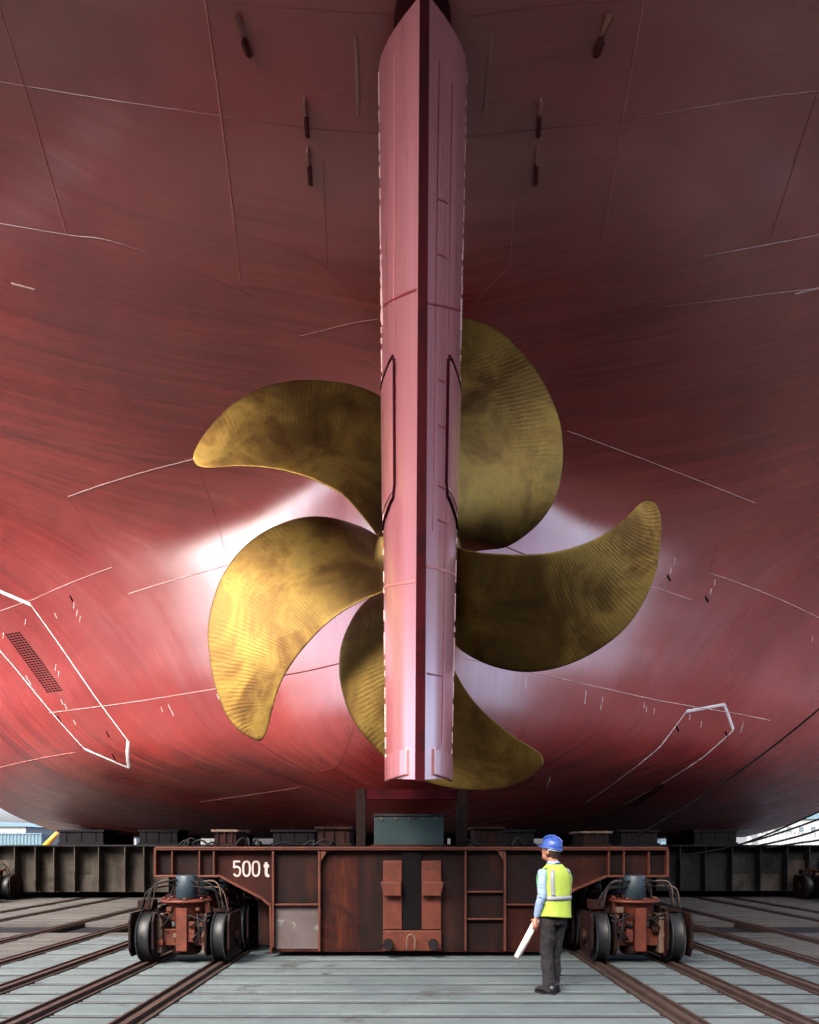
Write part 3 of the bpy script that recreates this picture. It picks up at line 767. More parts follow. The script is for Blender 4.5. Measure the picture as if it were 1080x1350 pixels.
# bogies
def make_bogie(parent, mir, name='bogie'):
    root = bpy.data.objects.new(name, None); C.objects.link(root); root.parent = parent
    def o(nm, bm, mt, **k):
        me = bpy.data.meshes.new(nm); bm.to_mesh(me); bm.free(); me.materials.append(M[mt]); x = bpy.data.objects.new(nm, me); C.objects.link(x); x.parent = root
        bv = x.modifiers.new('bevel', 'BEVEL'); bv.width = .008; bv.segments = 1; bv.limit_method = 'ANGLE'
        return x
    for s in (-1, 1):
        b = BM(); w0 = s*.54
        lathe(b, (w0, 0, .37), [(.06, -.10), (.36, -.10), (.38, -.095), (.38, -.08), (.345, -.07), (.345, .07), (.38, .08), (.38, .095), (.36, .10), (.06, .10)], 'X', 36)
        o('wheel', b, 'tyre')
        b = BM(); x1 = w0-s*.2
        prism(b, [(x1-.05, .14), (x1+.05, .14), (x1+.05, .70), (x1-.05, .70)], -.24, .24); o('axle_box', b, 'flange')
    b = BM(); box(b, -.30, .30, -.17, .20, .24, .48); box(b, -.07, .09, -.30, -.16, .17, .80); box(b, .14*mir-.05, .14*mir+.05, -.26, -.17, .3, .6)
    cyl(b, (-.5, 0, .37), (.5, 0, .37), .07, n=14); o('axle_beam', b, 'orange')
    b = BM(); lathe(b, (0, 0, 0), [(.18, .58), (.26, .60), (.27, .84), (.30, .86), (.37, .87), (.37, .905), (.12, .905)], 'Z', 28)
    for k in range(8):
        t = k*math.pi/4+.2; cyl(b, (.32*math.cos(t), .32*math.sin(t), .905), (.32*math.cos(t), .32*math.sin(t), .945), .025, n=8)
    o('turntable', b, 'orange')
    b = BM(); lathe(b, (0, 0, 0), [(.12, .905), (.15, .91), (.15, 1.26), (.12, 1.26)], 'Z', 24); o('jack_cylinder', b, 'pillar')
    b = BM(); lathe(b, (0, 0, 0), [(.17, .10), (.20, .12), (.20, .24), (.17, .25)], 'Z', 24); o('gear_housing', b, 'cardk')
    b = BM(); box(b, -.68, -.46, -.14, .10, .76, .90); box(b, -.60, -.38, -.1, .0, .70, .78); o('pipe_bracket', b, 'cardk')
    b = BM(); box(b, .42, .66, -.12, .08, .72, .77); o('pipe_bracket', b, 'cardk')
    for s in (-1, 1):
        for x1, fw in ((s*.54+.15, -.395), (s*.54-.185, -.385)):
            b = BM(); yz = [(fw+.10, .10), (fw, .22), (fw, .62), (fw+.06, .73), (.30, .73), (.38, .62), (.38, .22), (.28, .10)]
            A = [b.verts.new((x1, y, z)) for y, z in yz]; B_ = [b.verts.new((x1+.035, y, z)) for y, z in yz]
            fs = [b.faces.new(A), b.faces.new(B_[::-1])]+[b.faces.new((A[i], B_[i], B_[(i+1) % 8], A[(i+1) % 8])) for i in range(8)]
            bmesh.ops.recalc_face_normals(b, faces=fs)
            sg = 1 if x1 > s*.54 else -1; xo = x1+.035 if sg > 0 else x1
            cyl(b, (xo, 0, .37), (xo+sg*.06, 0, .37), .11, .09, n=18)
            for k in range(6): t = k*math.pi/3; cyl(b, (xo, .16*math.cos(t), .37+.16*math.sin(t)), (xo+sg*.025, .16*math.cos(t), .37+.16*math.sin(t)), .018, n=6)
            o('side_frame', b, 'cardk')
    r2 = random.Random(5 if mir > 0 else 9)
    for (a_, c_, h_) in ((( -.10, -.12, 1.20), (-.50, -.20, .80), .12), ((.10, -.12, 1.18), (.54, -.18, .78), .14), ((.12, -.08, 1.10), (.60, -.12, .76), .10), ((-.12, -.06, 1.12), (-.62, -.14, .78), .10),
                         ((-.12, -.2, .60), (-.42, -.28, .72), .06), ((.12, -.28, .52), (.44, -.30, .70), .05), ((.16, -.28, .34), (.42, -.32, .64), .06), ((.2, -.26, .28), (.36, -.33, .6), .03), ((-.3, -.24, .5), (-.1, -.32, .72), .05), ((.1, -.3, .7), (.40, -.3, .45), .04), ((.24, -.3, .72), (.30, -.34, .30), .0)):
        A = Vector((a_[0]*mir, a_[1], a_[2])); B_ = Vector((c_[0]*mir, c_[1], c_[2])); m_ = (A+B_)/2+Vector(((B_.x-A.x)*.25, -.06, h_))
        b = BM(); tube(b, cr([A, m_, B_], 8), .016, 7); o('hydraulic_hose', b, 'rubber')
        if h_ > .09:
            b = BM(); tube(b, cr([A+Vector((.04, .05, -.03)), m_+Vector((.05, .04, .04)), B_+Vector((.03, .05, 0))], 8), .012, 6); o('hydraulic_hose', b, 'flange')
    for k in range(9):
        x = r2.uniform(-.42, .42); z = r2.uniform(.30, .8)
        b = BM(); q = r2.uniform(.025, .05); box(b, x-q, x+q, -.27, -.18, z-q, z+q*.7); o('valve', b, r2.choice(('cardk', 'orange', 'rubber', 'flange')))
    return root
def copy_tree(o, parent):
    c = o.copy(); C.objects.link(c); c.parent = parent
    for ch in o.children: copy_tree(ch, c)
    return c
for s in (-1, 1):
    proto = make_bogie(car, -s)
    proto.location = (s*3.29+(.03 if s > 0 else -.0), -.40, .022)
    for k in range(1, 8):
        c = copy_tree(proto, car); c.location = (proto.location.x, -.40+1.28*k, .022)
# long curved conduits running back under the haunch
b = BM()
for k in range(7):
    y = YF+.5+k*.9
    for s in (-1, 1):
        b = BM(); tube(b, cr([(s*3.0, y, 1.22), (s*2.75, y, 1.15), (s*2.5, y+.05, .95), (s*2.3, y+.1, .72)], 6), .035, 8); obj('conduit', b, M['flange'], car)
b = BM()
for k in range(9):
    y = YF+.35+k*1.05
    for s in (-1, 1):
        b = BM(); box(b, s*2.28-.10, s*2.28+.10, y, y+.06, .15, 1.0); obj('side_rib', b, M['cardk'], car)

# things standing on the carriage
ZT = cz(1120)+.042
def block(name, px0, px1, py0, Y, dep, mat, label, cat, group=None, cap=None, zb=ZT, extra=None):
    x0, x1 = cx(px0, Y), cx(px1, Y); zt = cz(py0, Y); h = zt-zb
    t = empty(name, ((x0+x1)/2, Y+dep/2, zb), label, cat, group)
    b = BM(); box(b, x0, x1, Y, Y+dep, zb+h*.16, zt-h*.14); 
    for k in range(3):
        xx = x0+(x1-x0)*(k+.5)/3; box(b, xx-.012, xx+.012, Y-.03, Y-.002, zb+h*.16, zt-h*.14)
    obj('column', b, M[mat], t, bevel=.008)
    b = BM(); box(b, x0-.04, x1+.04, Y-.05, Y+dep+.04, zb+.002, zb+h*.16); obj('base_plate', b, M[mat], t, bevel=.006)
    b = BM(); box(b, x0-.05, x1+.05, Y-.05, Y+dep+.05, zt-h*.14, zt); obj('cap_plate', b, M[cap or mat], t, bevel=.006)
    return t
# centre keel block: dark teal box with bolted lid
t = empty('keel_block', (cx(539), YF+.3, ZT), 'dark teal steel box with a bolted lid at the middle of the carriage top', 'support block')
b = BM(); box(b, cx(493), cx(585), YF+.05, YF+.9, ZT+.003, cz(1076)); obj('box_body', b, M['teal'], t, bevel=.01)
b = BM(); box(b, cx(492), cx(586), YF+.03, YF+.92, cz(1076), cz(1073)); obj('lid', b, M['greydk'], t, bevel=.006)
b = BM()
for k in range(5):
    p = cx(503+18*k); cyl(b, (p, YF+.05, cz(1079)), (p, YF+.025, cz(1079)), .018, n=10)
obj('bolt', b, M['flange'], t)
b = BM(); box(b, cx(489), cx(589), YF+.0, YF+.05, ZT+.003, ZT+.03); obj('base_plate', b, M['car'], t)
# portal frame behind it
t = empty('portal_frame', (cx(543), 12.55, ZT), 'tall dark red portal frame behind the teal block', 'support frame')
for xa, xb in ((470, 482), (602, 616)):
    b = BM(); box(b, cx(xa, 12.5), cx(xb, 12.5), 12.5, 12.68, ZT+.003, cz(1040, 12.5)); obj('post', b, M['cardk'], t, bevel=.008)
b = BM(); box(b, cx(482, 12.5)+.002, cx(602, 12.5)-.002, 12.52, 12.66, cz(1054, 12.5), cz(1041, 12.5)); obj('cross_beam', b, M['strip'], t, bevel=.008)
SB = 'support blocks between the carriages and the hull'
block('support_block', 283, 311, 1094, 13.2, .9, 'cardk', 'dark red support block above the 500t lettering', 'support block', cap='flange')
block('support_block', 419, 461, 1090, 13.4, .9, 'cardk', 'dark red support block just left of the portal frame', 'support block')
block('support_block', 626, 662, 1090, 13.4, .9, 'cardk', 'dark red support block just right of the portal frame', 'support block')
block('support_block', 770, 803, 1096, 13.2, .9, 'cardk', 'round topped support block right of the worker on the carriage', 'support block', cap='flange')
def hoses(px, Y, lab, n=4, seed=1):
    r3 = random.Random(seed); x0 = cx(px, Y); t = empty('hydraulic_hoses', (x0, Y, ZT), lab, 'hoses')
    for k in range(n):
        a = x0+r3.uniform(-.35, .35); c = a+r3.uniform(-.35, .35); h = r3.uniform(.06, .16)
        b = BM(); tube(b, cr([(a, Y, ZT+.012), ((a+c)/2, Y+.05, ZT+h), (c, Y+.1, ZT+.02)], 8), .018, 6)
        obj('hose', b, M['rubber'], t)
hoses(262, 12.2, 'black hoses lying looped on the carriage left of the 500t block', 5, 1)
hoses(333, 12.2, 'black hoses lying looped on the carriage right of the 500t block', 5, 2)
hoses(428, 12.0, 'black hoses hanging by the block left of the portal frame', 4, 3)
hoses(650, 12.0, 'black hoses lying by the block right of the portal frame', 3, 4)

# ================================================================ SIDE CARRIAGES (girder walls further in)
def girder(x0, x1, Y, label, mt, pitch, seed, depth=5):
    r3 = random.Random(seed)
    t = empty('girder_carriage', ((x0+x1)/2, Y, 0), label, 'carriage')
    b = BM(); box(b, x0, x1, Y, Y+depth, .20, 1.66); obj('girder_body', b, M[mt], t)
    b = BM(); box(b, x0-.05, x1+.05, Y-.42, Y+.1, 1.663, 1.70); obj('top_flange', b, M['greydk'], t)
    x = x0+.02
    while x < x1-.1:
        b = BM(); box(b, x, x+.03, Y-.38, Y-.003, .22, 1.66); obj('stiffener', b, M[mt], t); 
        if r3.random() < .5:
            b = BM(); box(b, x+.04, x+pitch-.06, Y-.10, Y-.004, .22, r3.choice((.75, .95, 1.2))); obj('panel', b, M['grey' if r3.random() < .6 else 'greydk'], t)
        x += pitch*r3.uniform(.8, 1.2)
    return t
gl = girder(-15.6, -5.4, 24.2, 'grey brown stiffened girder carriage behind on the left', 'grey', .72, 4)
gr_ = girder(5.4, 16.0, 24.6, 'dark stiffened girder carriage behind on the right', 'greydk', .8, 8)
for gc, s, xx in ((gl, -1, -12.9), (gr_, 1, 13.0)):
    p = make_bogie(gc, -s); p.location = (xx-gc.location.x, -2.0, .022)
    for k in range(1, 4):
        c = copy_tree(p, gc); c.location = (p.location.x+s*1.4*(k//2), -2.0+1.3*(k % 2), .022)
b = BM(); r3 = random.Random(21)
for k in range(46):
    x = 12.6+r3.uniform(0, 1.9); y = 21.8+r3.uniform(-.3, .5); z = r3.uniform(.25, 1.3)
    tube(b, cr([(x, y, z), (x+r3.uniform(-.3, .3), y-.1, z+r3.uniform(-.3, .3)), (x+r3.uniform(-.5, .5), y+.1, z+r3.uniform(-.35, .2))], 5), .022, 5)
tag(obj('hose_bundle', b, M['rubber']), 'tangled black hoses on the wheels at the far right', 'hoses')
b = BM()
for k in range(40):
    x = -13.4+r3.uniform(0, 1.2); y = 21.8+r3.uniform(-.3, .5); z = r3.uniform(.2, 1.0)
    tube(b, cr([(x, y, z), (x+r3.uniform(-.3, .3), y-.1, z+r3.uniform(-.3, .3)), (x+r3.uniform(-.5, .5), y+.1, z+r3.uniform(-.35, .2))], 5), .022, 5)
tag(obj('hose_bundle', b, M['rubber']), 'tangled black hoses on the wheels at the far left', 'hoses')
for (a, c, Y, lab) in ((78, 136, 25.2, 'broad black support block nearest the left edge of the hull'), (184, 234, 25.4, 'black support block left of the carriage end'),
                       (360, 414, 17.5, 'black support block between the lettered end and the portal frame'), (664, 704, 17.5, 'black support block left behind the worker in helmet'),
                       (819, 867, 17.6, 'black support block over the right carriage arm'), (916, 971, 25.2, 'black support block over the dark right girder')):
    block('support_block', a, c, 1094, Y, 1.2, 'black', lab, 'support block', zb=(1.703 if Y > 20 else ZT))

# carriages and blocks added further forward to block light under the hull
for Yr, labs in ((36., 'second'), (49., 'third')):
    t = empty('girder_carriage', (0, Yr, 0), 'added dark girder carriage blocking light in the %s row under the ship' % labs, 'carriage')
    b = BM(); box(b, -17.5, 17.5, Yr, Yr+6, .06, 1.64); obj('girder_body', b, M['greydk'], t)
    b = BM(); box(b, -17.6, 17.6, Yr-.2, Yr+6.1, 1.643, 1.68); obj('top_flange', b, M['greydk'], t)
    for i, (a, c) in enumerate(((78,136),(184,234),(283,311),(360,463),(474,590),(600,704),(758,803),(819,867),(916,971))):
        x0, x1 = cx(a, 25), cx(c, 25)
        f = Yr/25
        bb = BM(); box(bb, x0*f, x1*f, Yr, Yr+4, 1.683, 2.118)
        o = obj('support_block', bb, M['black'])
        tag(o, 'added dark support block closing off light far under the ship', 'support block', 'added light blocking supports deep under the ship')

# cables at the right
b = BM(); tube(b, cr([at(832, 1106, 16.5), at(900, 1066, 16.2), at(985, 1010, 15.8), at(1080, 935, 15.2), at(1180, 845, 14.6), at(1300, 720, 14)], 10), .022, 6)
tag(obj('mooring_cable', b, M['black']), 'black cable rising to the right across the red hull', 'cable')
for k, (p0, p1, p2, Y) in enumerate((((960,1117),(1010,1104),(1090,1076),21), ((985,1118),(1040,1106),(1090,1090),20.5), ((1010,1118),(1050,1112),(1100,1102),20), ((890,1130),(980,1112),(1090,1066),22))):
    b = BM(); tube(b, cr([at(*p0, Y), at(*p1, Y), at(*p2, Y-.5), at(p2[0]+90, p2[1]-40, Y-1)], 8), .028, 6)
    tag(obj('power_cable', b, M['black']), ['uppermost of the slack black cables against the bright gap at right', 'second slack black cable at the far right', 'third slack black cable at the far right', 'long black cable grazing the hull edge at right', 'black cable sagging in front of the dark right girder', 'lowest black cable in front of the dark right girder'][k], 'cable', 'slack black cables at the right')

# ================================================================ BACKGROUND SEEN UNDER THE HULL
def container(px0, px1, py0, Y, mt, lab):
    x0, x1 = cx(px0, Y), cx(px1, Y); zt = cz(py0, Y)
    t = empty('shipping_container', ((x0+x1)/2, Y, 0), lab, 'container', 'containers beyond the ship')
    b = BM(); n = 14; P = []
    for i in range(n*4+1):
        x = x0+(x1-x0)*i/(n*4); P.append((x, Y+(.0 if (i//2) % 2 else .08)))
    lo = [b.verts.new((x, y, .15)) for x, y in P]; hi = [b.verts.new((x, y, zt)) for x, y in P]
    for i in range(len(P)-1): b.faces.new((lo[i], lo[i+1], hi[i+1], hi[i]))
    box(b, x0, x1, Y+.1, Y+2.4, .15, zt-.01); obj('side_wall', b, M[mt], t)
    b = BM(); box(b, x0-.03, x1+.03, Y-.03, Y+.1, zt, zt+.12); box(b, x0-.03, x1+.03, Y-.03, Y+.1, .0, .15); obj('rail', b, M[mt], t)
container(-10, 55, 1100, 80, 'boxblue', 'pale blue container in the gap at the far left')
container(140, 180, 1104, 95, 'boxwhite', 'white container seen between the two left support blocks')
container(252, 282, 1107, 90, 'boxwhite', 'white container beside the small red cab')
container(1000, 1075, 1098, 120, 'boxwhite', 'white container in the gap at the far right')
container(872, 912, 1108, 110, 'boxblue', 'pale blue container seen over the right carriage')
for (xa, xb, ya, Y_, lab_) in ((-60, 34, 1090, 190, 'long pale warehouse beyond the container at the far left'), (985, 1160, 1080, 210, 'long pale warehouse beyond the cables at the far right'), (128, 200, 1099, 230, 'low distant warehouse between the two left support blocks')):
    x0, x1 = cx(xa, Y_), cx(xb, Y_); zt = cz(ya, Y_); t = empty('warehouse', ((x0+x1)/2, Y_, 0), lab_, 'building')
    b = BM(); box(b, x0, x1, Y_, Y_+20, 0, zt); obj('wall', b, M['boxwhite'], t)
    b = BM(); prism(b, [(x0-.5, zt+.01), (x1+.5, zt+.01), ((x0+x1)/2, zt+1.4)], Y_-.5, Y_+20.5); obj('roof', b, M['boxblue'], t)
    n_ = int((x1-x0)/3.2)
    for q_ in range(n_):
        b = BM(); xx = x0+(q_+.3)*(x1-x0)/n_; box(b, xx, xx+1.3, Y_-.05, Y_-.005, zt*.42, zt*.75); obj('window', b, M['glass'], t)
t = empty('truck', (cx(241, 60), 60, 0), 'small red truck cab seen under the hull left of the lettering', 'truck')
b = BM(); prism(b, [(cx(235, 60), .5), (cx(247, 60), .5), (cx(247, 60), 2.15), (cx(245, 60), 2.5), (cx(236, 60), 2.5), (cx(235, 60), 2.0)], 60, 62); obj('cab', b, M['redpaint'], t, bevel=.08)
b = BM(); box(b, cx(243, 60), cx(246.4, 60), 59.97, 60, 1.6, 2.2); obj('window', b, M['glass'], t)
b = BM(); [cyl(b, (x, 60.2, .45), (x, 61.8, .45), .45) for x in (cx(238, 60), cx(250, 60))]; box(b, cx(235, 60), cx(256, 60), 60.3, 61.7, .45, .7); obj('wheel', b, M['rubber'], t)
t = empty('crane_boom', at(60, 1112, 70), 'yellow crane arm leaning beyond the left support block', 'crane')
b = BM(); cyl(b, at(57, 1118, 70), at(76, 1098, 70), .28, .2, n=6); obj('boom', b, M['yellow'], t)
b = BM(); p = at(57, 1116, 70); box(b, p.x-1.2, p.x+1.2, 69, 71, .1, p.z-.1); obj('crane_base', b, M['yellow'], t, bevel=.1)

# ================================================================ UNSEEN SHED ADDED BEHIND THE CAMERA TO BLOCK REAR SKY LIGHT
t = empty('sky_blocker_shed', (0, -34, 0), 'added dark steel clad shed blocking the sky behind the photographer', 'building')
b = BM(); P = []
for i in range(0, 221): P.append((-44+.4*i, -30+(.12 if (i//2) % 2 else 0)))
lo = [b.verts.new((x, y, .0)) for x, y in P]; hi = [b.verts.new((x, y, 24)) for x, y in P]
for i in range(220): b.faces.new((lo[i], lo[i+1], hi[i+1], hi[i]))
box(b, -44, 44, -60, -30.1, 0, 23.9); obj('wall', b, M['black'], t)
b = BM(); prism(b, [(-44.5, 24.01), (44.5, 24.01), (44.5, 24.5), (0, 27), (-44.5, 24.5)], -60.5, -29.5); obj('roof', b, M['grey'], t)
for x0 in (-36, -12, 12):
    b = BM(); box(b, x0, x0+20, -29.85, -29.75, 0, 15); obj('door', b, M['teal'], t)

# ================================================================ WORKER
def remesh(o, vox=.01, sm=4):
    m = o.modifiers.new('remesh', 'REMESH'); m.mode = 'VOXEL'; m.voxel_size = vox; m.use_smooth_shade = True
    s = o.modifiers.new('smooth', 'SMOOTH'); s.factor = .6; s.iterations = sm
def loft(bm, rings, n=20):
    """rings: (centre, rx, ry, yaw) horizontal-ish ellipses or with axis"""
    prev = None; allr = []
    for c, a_, b_, *rest in rings:
        ax = Vector(rest[0]).normalized() if rest else Vector((0, 0, 1)); c = Vector(c)
        u = rest[1] if len(rest) > 1 else Vector((1, 0, 0)); u = Vector(u); u = (u-ax*u.dot(ax)).normalized(); v = ax.cross(u)
        allr.append([bm.verts.new(c+u*a_*math.cos(2*math.pi*k/n)+v*b_*math.sin(2*math.pi*k/n)) for k in range(n)])
    fs = []
    for A, B_ in zip(allr, allr[1:]):
        for k in range(n): f = bm.faces.new((A[k], A[(k+1) % n], B_[(k+1) % n], B_[k])); f.smooth = True; fs.append(f)
    fs.append(bm.faces.new(allr[0][::-1])); fs.append(bm.faces.new(allr[-1]))
    bmesh.ops.recalc_face_normals(bm, faces=fs)
def limb(bm, P, radii, n=16, sub=5):
    pts = cr(P, sub); rr = []
    for i in range(len(radii)-1):
        for k in range(sub): t = k/sub; rr.append(radii[i]*(1-t)+radii[i+1]*t)
    rr.append(radii[-1]); tube(bm, pts, 0, n, True, rr)
def ball(bm, c, r, sx=1, sy=1, sz=1, Mx=None):
    mt = Matrix.Translation(c) @ (Mx or Matrix.Identity(4)) @ Matrix.Diagonal((r*sx, r*sy, r*sz, 1))
    ret = bmesh.ops.create_uvsphere(bm, u_segments=24, v_segments=16, radius=1, matrix=mt)
    for v in ret['verts']:
        for f in v.link_faces: f.smooth = True
# Local frame of the figure: +Y = the way he faces, +X = his right... placed with a yaw afterwards
PY = 8.9
man = empty('person', (1.70, PY, 0), 'worker in blue helmet and yellow green vest seen from behind, rolled paper in left hand', 'person')
man.rotation_euler = (0, 0, R(31))
HX = {}
def pobj(name, bm, mat, vox=None, sm=4, bevel=0, label=None):
    me = bpy.data.meshes.new(name); bm.to_mesh(me); bm.free()
    for m in (mat if isinstance(mat, list) else [mat]): me.materials.append(m)
    o = bpy.data.objects.new(name, me); C.objects.link(o); o.parent = man
    if vox: remesh(o, vox, sm)
    if bevel:
        b = o.modifiers.new('bevel', 'BEVEL'); b.width = bevel; b.segments = 2
    return o
# joints (local): x right, y forward (away from camera side), z up; height 1.80 with helmet 1.86
hd = Vector((-.005, .055, 1.655))
LS, LE_, LW = Vector((-.178, -.005, 1.405)), Vector((-.232, -.045, 1.13)), Vector((-.225, .06, .885))
RS, RE, RW = Vector((.178, .005, 1.405)), Vector((.212, .05, 1.14)), Vector((.16, .22, .98))
LH, LK, LA = Vector((-.085, .0, .93)), Vector((-.10, .02, .50)), Vector((-.11, -.03, .09))
RH, RK, RA = Vector((.085, .0, .93)), Vector((.07, .07, .50)), Vector((.07, .09, .09))
yawH = Matrix.Rotation(R(20), 4, 'Z') @ Matrix.Rotation(R(10), 4, 'X')
b = BM()
ball(b, hd+Vector((0, 0, .02)), .1, .78, .98, 1.08, yawH)                                        # skull
hp = lambda x, y, z: hd+(yawH @ Vector((x, y, z)))
ball(b, hp(0, .035, -.055), .068, .82, .95, 1.0, yawH)                                           # jaw
limb(b, [hp(0, .085, .015), hp(0, .108, -.018), hp(0, .100, -.03)], [.010, .015, .013], 10, 3)   # nose
ball(b, hp(0, .088, -.055), .022, 1.1, .5, .45, yawH); ball(b, hp(0, .085, -.088), .022, 1, .7, .8, yawH)
for s in (-1, 1):
    ball(b, hp(s*.082, -.005, -.01), .030, .35, .7, 1.1, yawH)                                   # ears
    ball(b, hp(s*.032, .082, .022), .015, 1.2, .6, .7, yawH)
limb(b, [(0, .0, 1.42), (0, .02, 1.50), (-.002, .04, 1.60)], [.068, .060, .058])
loft(b, [((0, 0, .92), .13, .09), ((0, 0, 1.1), .12, .085), ((0, 0, 1.3), .15, .10), ((0, 0, 1.42), .14, .08), ((0, 0, 1.47), .06, .05)])
for S, E, W_2 in ((LS, LE_, LW), (RS, RE, RW)):
    limb(b, [S*.98, S.lerp(E, .5), E, E.lerp(W_2, .5), W_2], [.045, .040, .034, .032, .024])
for H_, K_, A_ in ((LH, LK, LA), (RH, RK, RA)):
    limb(b, [H_, H_.lerp(K_, .5), K_, K_.lerp(A_, .4), A_+Vector((0, 0, .02)), A_+Vector((0, .03, -.01))], [.075, .068, .05, .045, .028, .025])
# left hand gripping the roll; the right hanging in front
def hand(bm, W, axis, side, grip):
    axis = axis.normalized(); across = side.normalized(); across = (across-axis*across.dot(axis)).normalized(); nrm = axis.cross(across)
    loft(bm, [(W-axis*.01, .026, .020, axis, across), (W+axis*.02, .034, .018, axis, across), (W+axis*.06, .041, .017, axis, across), (W+axis*.088, .040, .014, axis, across)], 12)
    for k, (off, L) in enumerate(((-.030, .070), (-.010, .080), (.011, .075), (.031, .060))):
        p = W+axis*.085+across*off; P = [p]; d = axis.copy()
        for j, seg in enumerate((.42, .33, .25)):
            ang = grip*(1.0 if j else .7); d = (d*math.cos(ang)+nrm*math.sin(ang)).normalized(); n2 = d
            P.append(P[-1]+d*L*seg)
            nrm2 = d.cross(across); 
            axis_ = d; nrm_l = axis_.cross(across)
            d = d
        limb(bm, P, [.0105, .0098, .009, .0078], 8, 3)
    tb = W+axis*.025-across*.03
    limb(bm, [tb, tb+axis*.022-across*.020+nrm*.015, tb+axis*.052-across*.016+nrm*.034, tb+axis*.07-across*.006+nrm*.046], [.014, .0125, .011, .009], 8, 3)
def curl(bm, W, axis, across, nrm, roll_c, roll_ax, rr):
    """palm plus fingers wrapped round a cylinder of radius rr"""
    axis = axis.normalized(); across = across.normalized(); nrm = nrm.normalized()
    loft(bm, [(W-axis*.015, .026, .021, axis, across), (W+axis*.025, .036, .019, axis, across), (W+axis*.06, .041, .017, axis, across), (W+axis*.085, .040, .014, axis, across)], 12)
LWd = (LW-LE_).normalized()
hand(b, RW+Vector((0, 0, -.01)), RW-RE+Vector((0, 0, -.2)), Vector((0, 1, 0)), .35)
# roll runs down and forward-left of him
roll_dir = Vector((-.42, .20, -.86)).normalized()       # local; from the top end to the low end
grip_c = LW+LWd*.02+Vector((-.005, .03, -.075))
across = roll_dir; axisH = Vector((0.03, .10, -1)); axisH = (axisH-across*axisH.dot(across)).normalized(); nrm = across.cross(axisH)
pc = grip_c
RRL = .040
# the palm lies on the near side of the roll, fingers wrap round beneath
palmN = Vector((-.2, -1, -.1)); palmN = (palmN-across*palmN.dot(across)).normalized()
side = across.cross(palmN).normalized()
if side.z < 0: side = -side
limb(b, [LW, LW.lerp(pc+palmN*(RRL+.012)+side*.03, .6), pc+palmN*(RRL+.010)+side*.018, pc+palmN*(RRL+.010)-side*.012], [.026, .030, .030, .024], 12, 4)
for k, off in enumerate((-.033, -.011, .011, .033)):
    P = []
    for j, a in enumerate((35, -5, -50, -95, -128, -150)):
        t = R(a); P.append(pc+across*off+(palmN*math.cos(t)+side*math.sin(t))*(RRL+.010))
    limb(b, P, [.013, .0125, .0105, .010, .0092, .008], 8, 3)
P = [pc-across*.04+(palmN*math.cos(R(40))+side*math.sin(R(40)))*(RRL+.012), pc-across*.052+(palmN*math.cos(R(75))+side*math.sin(R(75)))*(RRL+.012), pc-across*.045+(palmN*math.cos(R(110))+side*math.sin(R(110)))*(RRL+.010), pc-across*.03+(palmN*math.cos(R(140))+side*math.sin(R(140)))*(RRL+.009)]
limb(b, P, [.015, .013, .011, .009], 8, 3)
pobj('body', b, M['skin'], .0055, 2)
for s in (-1, 1):
    b = BM(); ball(b, hp(s*.032, .088, .022), .010); pobj('eye', b, M['strap'])
# hair
b = BM(); ball(b, hp(0, -.018, .005), .102, .82, .90, 1.02, yawH); ball(b, hp(0, -.055, -.055), .055, 1.1, .75, 1.0, yawH)
for s in (-1, 1): ball(b, hp(s*.07, -.005, .02), .03, .6, 1.0, 1.3, yawH)
pobj('hair', b, M['hair'], .007, 1)
# helmet: shell, brim, peak, strap
b = BM(); prev = None; n = 36; zb = .055
for j in range(13):
    t = j/12*math.pi/2; rr = math.cos(t)**.85 if j < 12 else .02; zz = math.sin(t)*.120
    ring = []
    for k in range(n):
        a = 2*math.pi*k/n; ridge = 1+.02*(abs(math.sin(a)) > .995)
        ring.append(b.verts.new(hp(.106*rr*math.cos(a), -.005+.127*rr*math.sin(a), zb+zz)))
    if prev:
        for k in range(n): b.faces.new((prev[k], prev[(k+1) % n], ring[(k+1) % n], ring[k])).smooth = True
    prev = ring
b.faces.new(prev)
h1 = []; h2 = []; h3 = []
for k in range(n):
    a = 2*math.pi*k/n; ext = .012+(.045*max(0, math.sin(a))**2)
    h1.append(b.verts.new(hp(.106*math.cos(a), -.005+.127*math.sin(a), zb)))
    h2.append(b.verts.new(hp((.106+.010)*math.cos(a), -.005+(.127+ext)*math.sin(a), zb-.012)))
    h3.append(b.verts.new(hp((.106+.007)*math.cos(a), -.005+(.127+ext*.9)*math.sin(a), zb-.020)))
for A, B_ in ((h1, h2), (h2, h3)):
    for k in range(n): b.faces.new((A[k], A[(k+1) % n], B_[(k+1) % n], B_[k])).smooth = True
b.faces.new(h3); bmesh.ops.recalc_face_normals(b, faces=b.faces[:])
hel = pobj('helmet', b, M['helmet'])
b = BM(); tube(b, cr([hp(0, -.128, .150-.02), hp(0, -.09, .165), hp(0, -.0, .190), hp(0, .09, .165), hp(0, .125, .12)], 6), .009, 8)
for s in (-1, 1): tube(b, cr([hp(s*.045, -.115, .12), hp(s*.04, -.07, .155), hp(s*.04, 0, .176), hp(s*.04, .08, .155)], 6), .006, 8)
pobj('helmet_ridge', b, M['helmet'])
b = BM(); tube(b, cr([hp(s_*.1, y_, .03) if 0 else hp(.095*math.cos(a_), -.01-.112*math.sin(a_), .030) for s_, y_, a_ in [(0, 0, t_*math.pi/8) for t_ in range(9)]], 4), .011, 8); pobj('headband', b, M['strap'])
